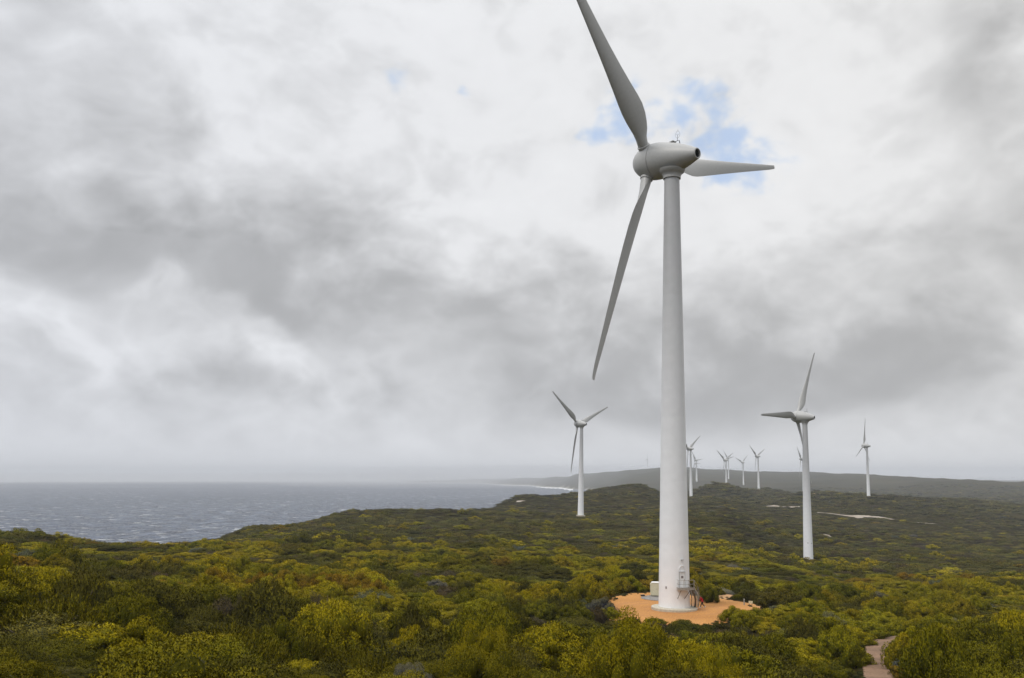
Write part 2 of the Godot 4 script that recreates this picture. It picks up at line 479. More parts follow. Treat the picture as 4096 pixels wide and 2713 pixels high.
func build_sea() -> void:
	var s := Shape.new()
	var wind := FastNoiseLite.new()
	wind.seed = 21
	wind.frequency = 0.0011
	wind.fractal_octaves = 4
	var rings := PackedFloat32Array([150.0])
	while rings[-1] < 15500.0:
		rings.append(rings[-1] * 1.06)
	rings.append(16300.0)
	var seg := 150
	for r in rings:
		for j in seg + 1:
			var a := TAU * j / seg
			var k := clampf(0.5 + 0.8 * wind.get_noise_2d(sin(a) * r, -cos(a) * r * 0.4), 0, 1)
			s.tint = Color(0.102, 0.132, 0.195).lerp(Color(0.168, 0.205, 0.275), k)
			s.point(Vector3(sin(a) * r, 0, -cos(a) * r), Vector3.UP)
	for i in rings.size() - 1:
		for j in seg:
			var o := i * (seg + 1) + j
			s.tri(o, o + 1, o + seg + 2)
			s.tri(o, o + seg + 2, o + seg + 1)
	var m := plain(1, 1, 1, 0.42)
	m.vertex_color_use_as_albedo = true
	m.metallic_specular = 0.4
	m.albedo_texture = noise_texture(0.03, Color(0.35, 0.37, 0.40), Color.WHITE, 90, 5)
	m.normal_enabled = true
	m.normal_texture = noise_texture(0.06, Color.BLACK, Color.WHITE, 9, 5, true, 9.0)
	m.normal_scale = 1.2
	m.uv1_triplanar = true
	m.uv1_world_triplanar = true
	m.uv1_scale = Vector3(1.0 / 520.0, 1.0 / 520.0, 1.0 / 1500.0)
	structure("sea", s.mesh(), m, "wind-whipped grey blue ocean")
	# breaking crests: thin ragged foam on the water
	var f := Shape.new()
	var r := RandomNumberGenerator.new()
	r.seed = 44
	for k in 9:
		var o := f.point(Vector3(r.randf_range(-1, 1), 0.05, r.randf_range(-0.5, 0.5)), Vector3.UP)
		var turns := 7
		var w := r.randf_range(0.25, 0.6)
		for j in turns:
			var a := TAU * j / turns
			f.point(f.v[o] + Vector3(cos(a) * w * r.randf_range(0.7, 1.9), 0, sin(a) * w * r.randf_range(0.3, 0.8)), Vector3.UP)
		for j in turns:
			f.tri(o, o + 1 + j, o + 1 + (j + 1) % turns)
	var list: Array[Transform3D] = []
	for k in 5200:
		var d := exp(r.randf_range(log(900.0), log(9000.0)))
		var a := deg_to_rad(r.randf_range(-34.0, 4.0))
		var p := Vector3(sin(a) * d, 0.12, -cos(a) * d)
		if bare(p.x, p.z) > -4.0:
			continue
		var size := r.randf_range(0.8, 2.5) * pow(r.randf(), 1.9) * (2.4 + d / 900.0)
		list.append(Transform3D(Basis(Vector3.UP, r.randf_range(-0.35, 0.35)).scaled(Vector3(size * r.randf_range(0.6, 1.3), 1, size)), p))
	scatter("sea_foam", f.mesh(), plain(0.85, 0.86, 0.87, 0.9), list, [], "white crests of breaking waves on the ocean")
	# surf along the far beach
	var surf := Shape.new()
	var last := -1
	for k in 90:
		var az := lerpf(-3.0, 3.75, k / 89.0)
		var b := deg_to_rad(az)
		var d := 4200.0
		while d < 15500.0 and land(sin(b) * d, -cos(b) * d) < 0.5:
			d *= 1.006
		if d > 15400.0:
			last = -1
			continue
		var wide := (420.0 + 120.0 * sin(k * 1.7)) * (1.4 if az > 1.5 else 0.9)
		var i := surf.point(Vector3(sin(b), 0, -cos(b)) * (d - wide) + Vector3(0, 0.35, 0), Vector3.UP)
		surf.point(Vector3(sin(b), 0, -cos(b)) * (d + 40.0) + Vector3(0, 0.6, 0), Vector3.UP)
		if last >= 0:
			surf.tri(last, last + 1, i + 1)
			surf.tri(last, i + 1, i)
		last = i
	var o := structure("surf", surf.mesh(), plain(0.74, 0.75, 0.75, 0.9), "white surf along the far beach")
	o.set_meta("kind", "stuff")


func scatter(called: String, m: Mesh, mat: Material, places: Array[Transform3D], tints: Array, label := "") -> void:
	if places.is_empty():
		return
	var mm := MultiMesh.new()
	mm.transform_format = MultiMesh.TRANSFORM_3D
	mm.use_colors = not tints.is_empty()
	mm.mesh = m
	mm.instance_count = places.size()
	for i in places.size():
		mm.set_instance_transform(i, places[i])
		if not tints.is_empty():
			mm.set_instance_color(i, tints[i])
	var o := MultiMeshInstance3D.new()
	o.name = numbered(called)
	o.multimesh = mm
	o.material_override = mat
	o.set_meta("kind", "stuff")
	if label:
		o.set_meta("label", label)
	add_child(o)


# ------------------------------------------------------------------ sky

func build_sky() -> Texture2D:
	var puff := FastNoiseLite.new()
	puff.seed = 3
	puff.frequency = 1.0
	puff.fractal_octaves = 6
	puff.fractal_gain = 0.52
	var warp := FastNoiseLite.new()
	warp.seed = 8
	warp.frequency = 1.0
	warp.fractal_octaves = 4
	var w := 4096
	var coarse := Image.create(512, 256, false, Image.FORMAT_RGBF)
	for j in 256:
		for i in 512:
			var el := 90.0 - (j + 0.5) * 180.0 / 256
			coarse.set_pixel(i, j, sky_color(((i + 0.5) / 512.0 - 0.5) * 360.0, el, puff, warp))
	coarse.resize(w, w / 2, Image.INTERPOLATE_CUBIC)
	# the part towards the sea and the turbines in finer grain
	var px := 360.0 / w
	for j in range(int((90.0 - 34.0) / px), int(90.5 / px)):
		for i in range(int((180.0 - 37.0) / px), int((180.0 + 37.0) / px)):
			coarse.set_pixel(i, j, sky_color((i + 0.5) * px - 180.0, 90.0 - (j + 0.5) * px, puff, warp))
	# a panorama begins at the bearing of -z
	var turned := Image.create(w, w / 2, false, Image.FORMAT_RGBF)
	turned.blit_rect(coarse, Rect2i(w / 2, 0, w / 2, w / 2), Vector2i.ZERO)
	turned.blit_rect(coarse, Rect2i(0, 0, w / 2, w / 2), Vector2i(w / 2, 0))
	return ImageTexture.create_from_image(turned)


func sky_color(az: float, el: float, puff: FastNoiseLite, warp: FastNoiseLite) -> Color:
	if el < -1.0:
		return Color(0.76, 0.768, 0.782)
	var e := deg_to_rad(maxf(el, 0.0))
	var a := deg_to_rad(az)
	var q := Vector3(sin(a) * cos(e), sin(e) * 1.5, -cos(a) * cos(e))
	var wx := warp.get_noise_3dv(q * 3.2)
	var wy := warp.get_noise_3dv(q * 3.2 + Vector3(9, 4, 2))
	var bend := Vector3(wx, wy, -wx) * 0.05
	var fine := puff.get_noise_3dv((q + bend) * 4.5)
	var puffs := puff.get_noise_3dv((q + bend * 0.6) * 13.0 + Vector3(5, 5, 5))
	var heaped := 0.35 - absf(puff.get_noise_3dv((q + bend) * 8.0 + Vector3(30, 2, 7)))
	var u := az + wx * 6.0 + fine * 4.0 + puffs * 1.2
	var v := el + wy * 2.6 + fine * 2.2 + puffs * 0.9
	var value := 0.874 + fine * 0.07 + puffs * 0.06 + heaped * 0.09
	if absf(az) < 60.0:
		for c in CLOUDS:
			var dx: float = u - c[0]
			var dy: float = v - c[1]
			if absf(dx) > 3.0 * maxf(c[2], c[3]) or absf(dy) > 3.0 * maxf(c[2], c[3]):
				continue
			var t := deg_to_rad(-c[4])
			var rx: float = (dx * cos(t) + dy * sin(t)) / c[2]
			var ry: float = (dy * cos(t) - dx * sin(t)) / c[3]
			value += c[5] * exp(-(rx * rx + ry * ry) * 0.8)
	value -= 0.06 * smoothstep(40.0, 70.0, absf(az)) * (1.0 - smoothstep(20.0, 50.0, el)) * (0.5 + fine)
	# the horizon veil
	value = lerpf(value, 0.92, smoothstep(4.5, 0.0, el) * 0.75)
	value = minf(value, 0.925 + 0.25 * (value - 0.925))
	if el < 14.0 and value < 0.74:
		value = 0.74 - 0.055 * (1.0 - exp((value - 0.74) / 0.055))
	var cool := clampf(0.5 - az / 60.0, 0, 1) * 0.018 + 0.006 * smoothstep(12.0, 0.0, el)
	var c := Color(value * (1.0 - cool), value * (1.0 - cool * 0.5), value * (1.0 + cool * 0.6))
	var gap := 0.0
	for g in GAPS:
		var dx: float = (az + wx * 3.0 - g[0]) / g[2]
		var dy: float = (el + wy * 2.2 - g[1]) / g[3]
		gap += exp(-(dx * dx + dy * dy) * 0.7)
	var ragged := puff.get_noise_3dv((q + bend * 0.5) * 26.0)
	var b := smoothstep(0.15, 1.6, gap + ragged * 1.35 * minf(1.0, gap * 2.0) - 0.05) * (0.60 if az > 0.0 else 0.42)
	c = c.lerp(Color(0.62, 0.74, 0.92), b)
	c = c.srgb_to_linear()
	# an overcast sky is brightest overhead
	var lift := 1.0 + 1.25 * smoothstep(24.0, 75.0, el)
	return Color(c.r * lift, c.g * lift, c.b * lift)


# ------------------------------------------------------------------ shrubs

# Relative leaf tones of one plant: old leaf, new leaf, tip; shade painted in.
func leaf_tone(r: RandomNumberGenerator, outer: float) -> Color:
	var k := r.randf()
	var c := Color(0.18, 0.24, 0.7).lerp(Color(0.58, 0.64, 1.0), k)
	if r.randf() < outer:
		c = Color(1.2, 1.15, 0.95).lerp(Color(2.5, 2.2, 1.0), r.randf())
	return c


func leaf(s: Shape, at: Vector3, along: Vector3, facing: Vector3, long: float, wide: float) -> void:
	var side := along.cross(facing).normalized() * wide * 0.62
	var q := facing.normalized()
	var i := s.point(at - along * long * 0.35 + side, q)
	s.point(at - along * long * 0.25 - side, q); s.point(at + along * long * 0.65, q)
	s.tri(i, i + 1, i + 2)


func any_dir(r: RandomNumberGenerator) -> Vector3:
	var z := r.randf_range(-1, 1)
	var a := r.randf() * TAU
	var k := sqrt(1.0 - z * z)
	return Vector3(cos(a) * k, z, sin(a) * k)


func lump(s: Shape, c: Vector3, radius: float, r: RandomNumberGenerator, rings := 4, seg := 7) -> void:
	# an uneven dense inner mass of twigs and old leaves, tinted dark as shade
	var first := s.v.size()
	for i in rings + 1:
		for j in seg:
			var e := PI * i / rings - PI / 2
			var a := TAU * (j + 0.5 * (i % 2)) / seg
			var d := Vector3(cos(a) * cos(e), sin(e), sin(a) * cos(e))
			s.point(c + d * radius * r.randf_range(0.8, 1.08), d)
	for i in rings:
		for j in seg:
			var a := first + i * seg + j
			var b := first + i * seg + (j + 1) % seg
			s.tri(a, b, b + seg)
			s.tri(a, b + seg, a + seg)


# Unit shrubs: about 1 in radius, rooted at the origin.
# lobes of foliage like small cauliflower heads
func lobed(seed_: int, lobes: int, each: int, size: float, spread := 0.30, tip := 0.62, core := true) -> ArrayMesh:
	var r := RandomNumberGenerator.new()
	r.seed = seed_
	var s := Shape.new()
	var lean := Vector2(r.randf_range(-0.2, 0.2), r.randf_range(-0.2, 0.2))
	var heads := []
	for k in lobes:
		var up := 1.0 - pow((k + 0.5) / lobes, 0.9) * 1.02
		var a := k * 2.39996 + r.randf_range(-0.3, 0.3)
		var flat := sqrt(maxf(0.0, 1.0 - up * up))
		var reach := r.randf_range(0.58, 0.88)
		var c := Vector3(cos(a) * flat * reach + lean.x * up, (0.10 + up * 0.62) * r.randf_range(0.82, 1.12), sin(a) * flat * reach + lean.y * up)
		heads.append([c, spread * r.randf_range(0.75, 1.3)])
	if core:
		s.tint = Color(0.22, 0.24, 0.6)  # shade inside the crown is put into this dark tint
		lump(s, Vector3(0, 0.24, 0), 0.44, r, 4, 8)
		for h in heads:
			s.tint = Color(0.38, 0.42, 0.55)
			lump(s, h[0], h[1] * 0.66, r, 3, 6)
	for h in heads:
		var out: Vector3 = (h[0] - Vector3(0, 0.1, 0)).normalized()
		var own := r.randf_range(0.82, 1.15)
		for k in each:
			var d := (any_dir(r) + out * 0.55 + Vector3(0, 0.25, 0)).normalized()
			var p: Vector3 = h[0] + d * h[1] * r.randf_range(0.78, 1.12)
			if p.y < 0.02:
				continue
			s.tint = leaf_tone(r, tip * 1.35 * clampf(d.y * 0.9 + p.y * 0.5 - 0.15, 0.02, 1)) * own  # new growth on top, also painting top light and dark undersides
			var along := (any_dir(r) + d * 0.45 + Vector3(0, 0.1, 0)).normalized()
			var facing := (d + any_dir(r) * 0.75).normalized()
			leaf(s, p, along, facing, size * r.randf_range(0.7, 1.4), size * r.randf_range(0.35, 0.6))
	return s.mesh()


# many upright sprays of fine needles
func sprayed(seed_: int, sprays: int, each: int, size: float, tip := 0.5) -> ArrayMesh:
	var r := RandomNumberGenerator.new()
	r.seed = seed_
	var s := Shape.new()
	s.tint = Color(0.26, 0.28, 0.4)  # dark core tint stands in for inner shade
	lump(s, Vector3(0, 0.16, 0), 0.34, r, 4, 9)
	for k in sprays:
		var up := 1.0 - (k + 0.5) / sprays
		var a := k * 2.39996 + r.randf_range(-0.4, 0.4)
		var flat := sqrt(1.0 - up * up)
		var out := Vector3(cos(a) * flat, up * 0.75 + 0.12, sin(a) * flat)
		var root := out * Vector3(0.78, 0.62, 0.78) * r.randf_range(0.7, 1.05)
		var dir := (Vector3(0, 1.25, 0) + out * 0.7 + any_dir(r) * 0.3).normalized()
		var long := r.randf_range(0.22, 0.46)
		var own := r.randf_range(0.75, 1.2)
		for j in each:
			var t := float(j) / each
			var p := root + dir * long * (t * 1.15 - 0.35)
			var spin := any_dir(r)
			var along := (dir * 1.1 + spin * 0.75).normalized()
			s.tint = leaf_tone(r, tip * t) * own
			leaf(s, p + spin * 0.05 * (1.15 - t), along, (spin + out * 0.5 + dir * 0.2).normalized(), size * r.randf_range(0.8, 1.5), size * 0.26)
	return s.mesh()


# loose fine-leaved mound
func fine(seed_: int, leaves: int, size: float, tip := 0.3) -> ArrayMesh:
	var r := RandomNumberGenerator.new()
	r.seed = seed_
	var f := FastNoiseLite.new()
	f.seed = seed_
	f.frequency = 1.1
	f.fractal_octaves = 3
	var s := Shape.new()
	s.tint = Color(0.26, 0.28, 0.4)  # core colour darkened as shade within the mound
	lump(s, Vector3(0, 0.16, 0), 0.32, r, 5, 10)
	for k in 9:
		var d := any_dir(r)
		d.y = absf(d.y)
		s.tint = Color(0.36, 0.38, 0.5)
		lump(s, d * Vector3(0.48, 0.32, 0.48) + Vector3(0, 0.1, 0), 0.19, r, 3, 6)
	for k in leaves:
		var d := any_dir(r)
		d.y = absf(d.y)
		var bulge := maxf(0.68, 0.82 + 0.46 * f.get_noise_3d(d.x, d.y, d.z) + 0.24 * f.get_noise_3d(d.x * 3.2, d.y * 3.2, d.z * 3.2))
		var p := d * Vector3(1.0, 0.74, 1.0) * bulge * (1.0 - 0.30 * pow(r.randf(), 2.0))
		s.tint = leaf_tone(r, tip * 1.3 * clampf(1.3 * d.y - 0.15, 0.03, 1)) * (0.86 + 0.3 * clampf(0.5 + f.get_noise_3d(d.x * 2.0, d.y * 2.0 + 5.0, d.z * 2.0), 0, 1))  # tips favour the top: new growth plus painted clump shading
		leaf(s, p, (any_dir(r) + d * 0.4 + Vector3(0, 0.2, 0)).normalized(), (d + any_dir(r) * 0.7).normalized(), size * r.randf_range(0.7, 1.5), size * r.randf_range(0.25, 0.42))
	return s.mesh()


func twigs(seed_: int, count: int) -> ArrayMesh:
	var r := RandomNumberGenerator.new()
	r.seed = seed_
	var s := Shape.new()
	for k in count:
		var a := TAU * k / count + r.randf_range(-0.3, 0.3)
		var out := Vector3(cos(a), 0, sin(a))
		var top := out * r.randf_range(0.3, 0.6) + Vector3(0, r.randf_range(0.28, 0.52), 0)
		var mid := top * Vector3(0.42, 0.5, 0.42) + any_dir(r) * 0.07
		s.tube([out * 0.05 + Vector3(0, -0.08, 0), mid, top], [0.034, 0.022, 0.008], 5)
		s.tube([mid, mid + (out + any_dir(r) * 0.8).normalized() * 0.2 + Vector3(0, 0.1, 0)], [0.015, 0.005], 4)
	return s.mesh()


# the kinds of shrub: leaf colour (linear), name, words for labels
const KINDS := [
	[0.275, 0.220, 0.006, "yellow_shrub", "yellow-tipped shrub"],
	[0.145, 0.128, 0.005, "green_shrub", "mid-green shrub"],
	[0.094, 0.082, 0.009, "olive_shrub", "dull olive shrub"],
	[0.175, 0.170, 0.088, "silver_shrub", "silvery grey shrub"],
	[0.100, 0.076, 0.030, "brown_shrub", "brown twiggy shrub"],
	[0.215, 0.132, 0.007, "golden_shrub", "golden orange-tipped shrub"],
	[0.142, 0.120, 0.020, "heath_shrub", "grey-green heath shrub"],
	[0.165, 0.138, 0.006, "feathery_shrub", "feathery olive shrub"],
]

# thickets and notable bushes: x, z, radius, how tall (of its radius), kind, spread, how many
const THICKETS := [
	[-28.5, -122.0, 2.7, 1.25, 5, 7.5, 9], [-22.0, -127.0, 2.9, 1.2, 5, 5.0, 6], [-31.0, -131.0, 2.6, 1.1, 0, 6.0, 6],
	[3.8, -127.5, 3.0, 1.35, 0, 4.2, 6], [9.8, -127.0, 2.0, 1.25, 3, 0.8, 2], [-1.0, -130.0, 2.9, 1.2, 0, 4.5, 6], [6.5, -134.5, 2.8, 1.3, 2, 4.0, 6],
	[18.5, -164.0, 3.2, 1.25, 0, 2.8, 4], [10.5, -152.0, 3.0, 1.2, 2, 5.0, 7], [24.5, -158.0, 3.1, 1.2, 2, 6.0, 6],
	[41.5, -158.0, 3.4, 1.25, 2, 7.0, 9], [52.0, -165.0, 3.2, 1.3, 1, 6.0, 6], [36.0, -168.0, 3.0, 1.1, 2, 6.0, 6],
	[-3.4, -57.0, 3.2, 1.2, 2, 2.9, 4], [86.0, -186.0, 3.4, 1.35, 0, 7.0, 9], [96.0, -196.0, 3.4, 1.2, 0, 7.0, 7],
	[60.0, -141.0, 2.8, 1.15, 0, 8.0, 9], [72.0, -158.0, 3.0, 1.2, 0, 8.0, 8],
	[-60.0, -295.0, 4.5, 1.1, 2, 13.0, 12], [-46.0, -298.0, 4.2, 1.0, 2, 10.0, 8],
	[28.5, -86.0, 2.7, 1.05, 0, 3.6, 5], [41.5, -90.0, 3.3, 1.0, 1, 4.6, 6], [46.0, -84.0, 3.2, 1.0, 2, 4.6, 5],
]


# bushes that lean into the clearing: x, z, radius, how tall (of its radius), kind
const SINGLE_BUSHES := [
	[28.7, -137.6, 1.9, 1.35, 1], [12.0, -125.5, 1.9, 1.25, 3], [17.9, -117.8, 1.5, 0.95, 1], [15.0, -118.6, 1.3, 0.9, 2], [20.6, -115.6, 1.3, 0.9, 0], [27.9, -119.6, 1.8, 1.1, 0],
	[-4.7, -43.8, 1.3, 1.75, 3], [-35.2, -66.0, 0.95, 1.2, 3], [-32.8, -66.6, 0.9, 1.2, 3], [-10.6, -30.0, 1.3, 1.0, 7], [-17.5, -24.5, 1.7, 1.2, 7], [-14.2, -27.0, 1.6, 1.15, 7],
	[29.6, -119.8, 1.5, 0.9, 1], [25.0, -114.0, 1.1, 0.8, 2], [33.7, -141.2, 1.3, 0.9, 1], [35.3, -143.6, 1.5, 0.9, 2], [36.6, -139.8, 1.5, 0.9, 0], [12.6, -121.8, 1.6, 1.0, 0], [11.0, -132.0, 2.0, 1.2, 2], [35.2, -125.6, 1.4, 0.9, 3], [36.8, -132.6, 1.2, 0.8, 1], [31.6, -146.0, 1.4, 0.9, 1],
]


func kind_here(x: float, z: float, d: float, k: FastNoiseLite) -> int:
	var a := k.get_noise_2d(x * 1.0, z * 1.0)
	var b := k.get_noise_2d(x * 2.3 + 300.0, z * 2.3)
	if d < 62.0 and x < -4.0 + a * 8.0 and rng.randf() < 0.75:
		return 7 if rng.randf() < 0.60 else 1 if rng.randf() < 0.5 else 2
	if d < 80.0 and rng.randf() < 0.5:
		return 1 if x > 12.0 + a * 10.0 or b > 0.2 else 2 if b < -0.1 else 0 if b < 0.05 else 6
	var far := smoothstep(190.0, 460.0, d + a * 160.0)
	var t := rng.randf()
	if t < far * 0.93:
		return 6 if t < far * 0.62 else 4 if b > 0.12 else 2
	if b > 0.40 and rng.randf() < 0.7:
		return 3 if a > 0.0 else 4
	t = 0.5 + a * 1.5 + rng.randf_range(-0.22, 0.22)
	if t > 0.52:
		return 5 if b < -0.38 and rng.randf() < 0.5 else 0
	if t > 0.34:
		return 1
	return 2 if rng.randf() < 0.85 else 4


func build_shrubs() -> void:
	var tone := FastNoiseLite.new()
	tone.seed = 51
	tone.frequency = 0.022
	tone.fractal_octaves = 3
	var list := []           # x, z, radius, tall, kind
	for t in THICKETS:
		for k in t[6]:
			var a := rng.randf() * TAU
			var r: float = t[5] * sqrt((k + 0.3) / t[6])
			list.append([t[0] + cos(a) * r, t[1] + sin(a) * r * 0.75, t[2] * rng.randf_range(0.72, 1.1), t[3] * rng.randf_range(0.9, 1.1), t[4]])
	for p in SINGLE_BUSHES:
		list.append([p[0], p[1], p[2], p[3], p[4], true])
	var d := 11.0
	while d < 3300.0:
		var gap := 3.3 + 0.0078 * d if d < 300.0 else 5.64 + 0.0062 * (d - 300.0)
		var step := rad_to_deg(gap / d)
		var az := -34.0 + rng.randf() * step
		while az < 34.0:
			var b := deg_to_rad(az + rng.randf_range(-0.45, 0.45) * step)
			var e := d + rng.randf_range(-0.5, 0.5) * gap
			az += step
			var x := sin(b) * e
			var z := -cos(b) * e
			var kind := kind_here(x, z, e, tone)
			var high := 0.45 + 1.15 * clampf(0.5 + 1.1 * tone.get_noise_2d(x * 0.55 + 50.0, z * 0.55), 0, 1)
			var radius := gap * (rng.randf_range(0.45, 0.92) if e < 170.0 else rng.randf_range(0.50, 1.05)) * (0.72 if kind == 3 or kind == 4 else 1.0)
			radius = minf(radius, 4.5) if e < 1200.0 else minf(radius, 7.5)
			var grown_ := rng.randf()
			var tall := high * (0.5 if grown_ < 0.27 else 1.45 if grown_ > 0.86 and e < 190.0 else 1.0) * rng.randf_range(0.8, 1.15) * clampf(2.0 / radius, 0.42, 1.25) * (1.22 if e < 170.0 else 1.0)
			if kind == 3:
				tall = maxf(tall, 0.7)
			if e > 800.0:
				tall *= 0.62
			list.append([x, z, radius, tall, kind])
		d += gap * 0.86
	# meshes: close, middle, far, very far
	var near := [lobed(101, 40, 430, 0.038, 0.22), lobed(102, 32, 540, 0.038, 0.25), lobed(103, 54, 320, 0.038, 0.19), fine(104, 17000, 0.044, 0.5), fine(105, 17000, 0.042, 0.6), sprayed(106, 300, 52, 0.048, 0.7), sprayed(107, 340, 46, 0.046, 0.7)]
	var close := [lobed(141, 42, 1050, 0.024, 0.22, 0.62), fine(144, 40000, 0.027, 0.5), sprayed(146, 430, 84, 0.034, 0.7)]
	var close_of := [[0], [0, 1], [1, 0], [0], [1], [0], [1], [2, 2, 0]]
	var near_of := [[0, 1, 2], [0, 2, 1], [3, 0, 4], [1, 4], [3, 4], [1, 2], [3, 4], [5, 6]]
	var stems := [twigs(1, 7), twigs(2, 9)]
	var middle := [lobed(111, 30, 300, 0.048, 0.23), lobed(112, 42, 220, 0.046, 0.20), fine(113, 9000, 0.056, 0.5), fine(114, 9000, 0.054, 0.6)]
	var middle_of := [[0, 1], [0, 1, 3], [2, 3, 1], [0, 3], [2, 3], [0, 1], [2, 3], [2, 3]]
	var far := [lobed(121, 16, 120, 0.10, 0.29), fine(122, 1900, 0.11, 0.5), fine(123, 1900, 0.105, 0.4)]
	var dots := [lobed(131, 8, 36, 0.22, 0.4), fine(132, 260, 0.26)]
	var wood := plain(0.11, 0.085, 0.06, 0.9)
	var leafy := plain(1, 1, 1, 0.62)
	leafy.vertex_color_use_as_albedo = true
	leafy.backlight_enabled = true
	leafy.backlight = Color(0.16, 0.16, 0.16)
	leafy.metallic_specular = 0.12
	var kind_mats := []
	for k in KINDS:
		for tone_ in [0.88, 1.12]:
			var m: StandardMaterial3D = leafy.duplicate()
			m.albedo_color = lin(k[0] * tone_, k[1] * tone_, k[2] * tone_)
			kind_mats.append(m)
	# the ones that show largest stand as single plants
	var shown := []
	for i in list.size():
		var p: Array = list[i]
		var e := sqrt(p[0] * p[0] + p[1] * p[1])
		if open_ground(Vector2(p[0], p[1]), p[2] * 0.5 if e < 240.0 else -0.6 if e > 700.0 else 0.5) and p.size() < 6:
			p[2] = -1.0
			continue
		var y := land(p[0], p[1])
		if y < 3.0:
			p[2] = -1.0
			continue
		# the scrub before the clearing is wind-pruned low
		var seen_at := rad_to_deg(atan2(p[0], -p[1]))
		if e > 82.0 and e < (122.0 if seen_at < 11.8 else 136.0) and seen_at > 5.2 and seen_at < 15.4:
			var most := EYE - 17.8 * e / (119.0 if seen_at < 11.8 else 134.0) + rng.randf_range(0.2, 0.95) - y
			p[2] = minf(p[2], 1.9)
			p[3] = minf(p[3], maxf(most, 0.7) / p[2])
		p.resize(5)
		p.append(y)
		p.append(e)
		var az := absf(rad_to_deg(atan2(p[0], -p[1])))
		if az < 29.5 and e > 15.0 and (e > 60.0 or e * 0.20 + 0.5 > EYE - y - p[2] * p[3]):
			shown.append([p[2] / e, i])
	shown.sort_custom(func(a, b): return a[0] > b[0])
	var single := {}
	var chosen := []
	for k in mini(270, shown.size()):
		chosen.append(list[shown[k][1]])
	for k in mini(270, shown.size()):
		single[shown[k][1]] = true
	var bins := {}
	for i in list.size():
		var p: Array = list[i]
		if p[2] < 0.0:
			continue
		var kind: int = p[4]
		var e: float = p[6]
		var size := Vector3(p[2] * rng.randf_range(0.9, 1.15), p[2] * p[3], p[2] * rng.randf_range(0.9, 1.15))
		var basis_ := Basis(Vector3.UP, rng.randf() * TAU).scaled_local(size)
		basis_ = Basis(Vector3(rng.randf_range(-1, 1), 0, rng.randf_range(-1, 1)).normalized(), rng.randf_range(0.0, 0.16)) * basis_
		var place := Transform3D(basis_, Vector3(p[0], p[5] - 0.05, p[1]))
		if single.has(i) and e < 50.0:
			place_shrub(p, place, close[close_of[kind][rng.randi() % close_of[kind].size()]], stems[rng.randi() % 2], kind_mats[kind * 2 + rng.randi() % 2], wood, chosen)
			continue
		if single.has(i):
			place_shrub(p, place, near[near_of[kind][rng.randi() % near_of[kind].size()]], stems[rng.randi() % 2], kind_mats[kind * 2 + rng.randi() % 2], wood, chosen)
			continue
		var set_: Array
		var key := ""
		if e < 45.0:
			set_ = close_of[kind]; key = "c"
		elif e < 85.0:
			set_ = near_of[kind]; key = "n"
		elif e < 300.0:
			set_ = middle_of[kind]; key = "m"
		elif e < 1000.0:
			set_ = [0] if kind in [0, 1, 5] else [1, 2]; key = "f"
		else:
			set_ = [0, 1]; key = "d"
		var which: int = set_[rng.randi() % set_.size()]
		key += "%d" % which
		if not bins.has(key):
			var first: Array[Transform3D] = []
			bins[key] = [first, [], close[which] if key[0] == "c" else near[which] if key[0] == "n" else middle[which] if key[0] == "m" else far[which] if key[0] == "f" else dots[which]]
		bins[key][0].append(place)
		var k: Array = KINDS[kind]
		var t := rng.randf_range(0.75, 1.25) * (1.0 + 0.5 * smoothstep(150.0, 500.0, e) * tone.get_noise_2d(p[0] * 0.22, p[1] * 0.5))
		bins[key][1].append(Color(k[0] * t * rng.randf_range(0.9, 1.1), k[1] * t, k[2] * t * rng.randf_range(0.85, 1.2)))
	kit.petal = plain(0.85, 0.74, 0.22, 0.7)
	kit.bleached = plain(0.34, 0.31, 0.27, 0.9)
	# low tufts along the edge of the sand and the paths
	var tufts: Array[Transform3D] = []
	var tuft_tints := []
	for i in clearing.size():
		for k in 11:
			var q := clearing[i].lerp(clearing[(i + 1) % clearing.size()], rng.randf()) + Vector2(rng.randfn() * 0.55, rng.randfn() * 0.55)
			if q.distance_to(Vector2(PAD.x, PAD.z)) < 4.5:
				continue
			var size := rng.randf_range(0.14, 0.42)
			tufts.append(Transform3D(Basis(Vector3.UP, rng.randf() * TAU).scaled_local(Vector3(size, size * rng.randf_range(0.6, 1.1), size)), Vector3(q.x, land(q.x, q.y) + 0.02, q.y)))
			tuft_tints.append(Color(0.11, 0.10, 0.03) * rng.randf_range(0.6, 1.3))
	for t in trails:
		var line: PackedVector2Array = t[0]
		for i in line.size() - 1:
			for k in 12:
				var q := line[i].lerp(line[i + 1], rng.randf())
				var side: Vector2 = (line[i + 1] - line[i]).normalized().orthogonal() * (t[1] + 0.45 + absf(rng.randfn()) * 0.3) * (1.0 if rng.randf() < 0.5 else -1.0)
				q += side
				var size := rng.randf_range(0.15, 0.34)
				tufts.append(Transform3D(Basis(Vector3.UP, rng.randf() * TAU).scaled_local(Vector3(size, size * rng.randf_range(0.6, 1.1), size)), Vector3(q.x, land(q.x, q.y) + 0.02, q.y)))
				tuft_tints.append(Color(0.085, 0.085, 0.022) * rng.randf_range(0.6, 1.3))
	scatter("low_tufts", middle[2], leafy, tufts, tuft_tints, "low tufts of scrub along the edges of the sand")
	build_flowers(near[2], kind_mats[3], stems[1], wood)
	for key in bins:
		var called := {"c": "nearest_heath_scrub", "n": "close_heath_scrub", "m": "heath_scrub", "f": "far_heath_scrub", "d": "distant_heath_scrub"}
		scatter(called[key[0]], bins[key][2], leafy, bins[key][0], bins[key][1], "dense low scrub covering the heath")


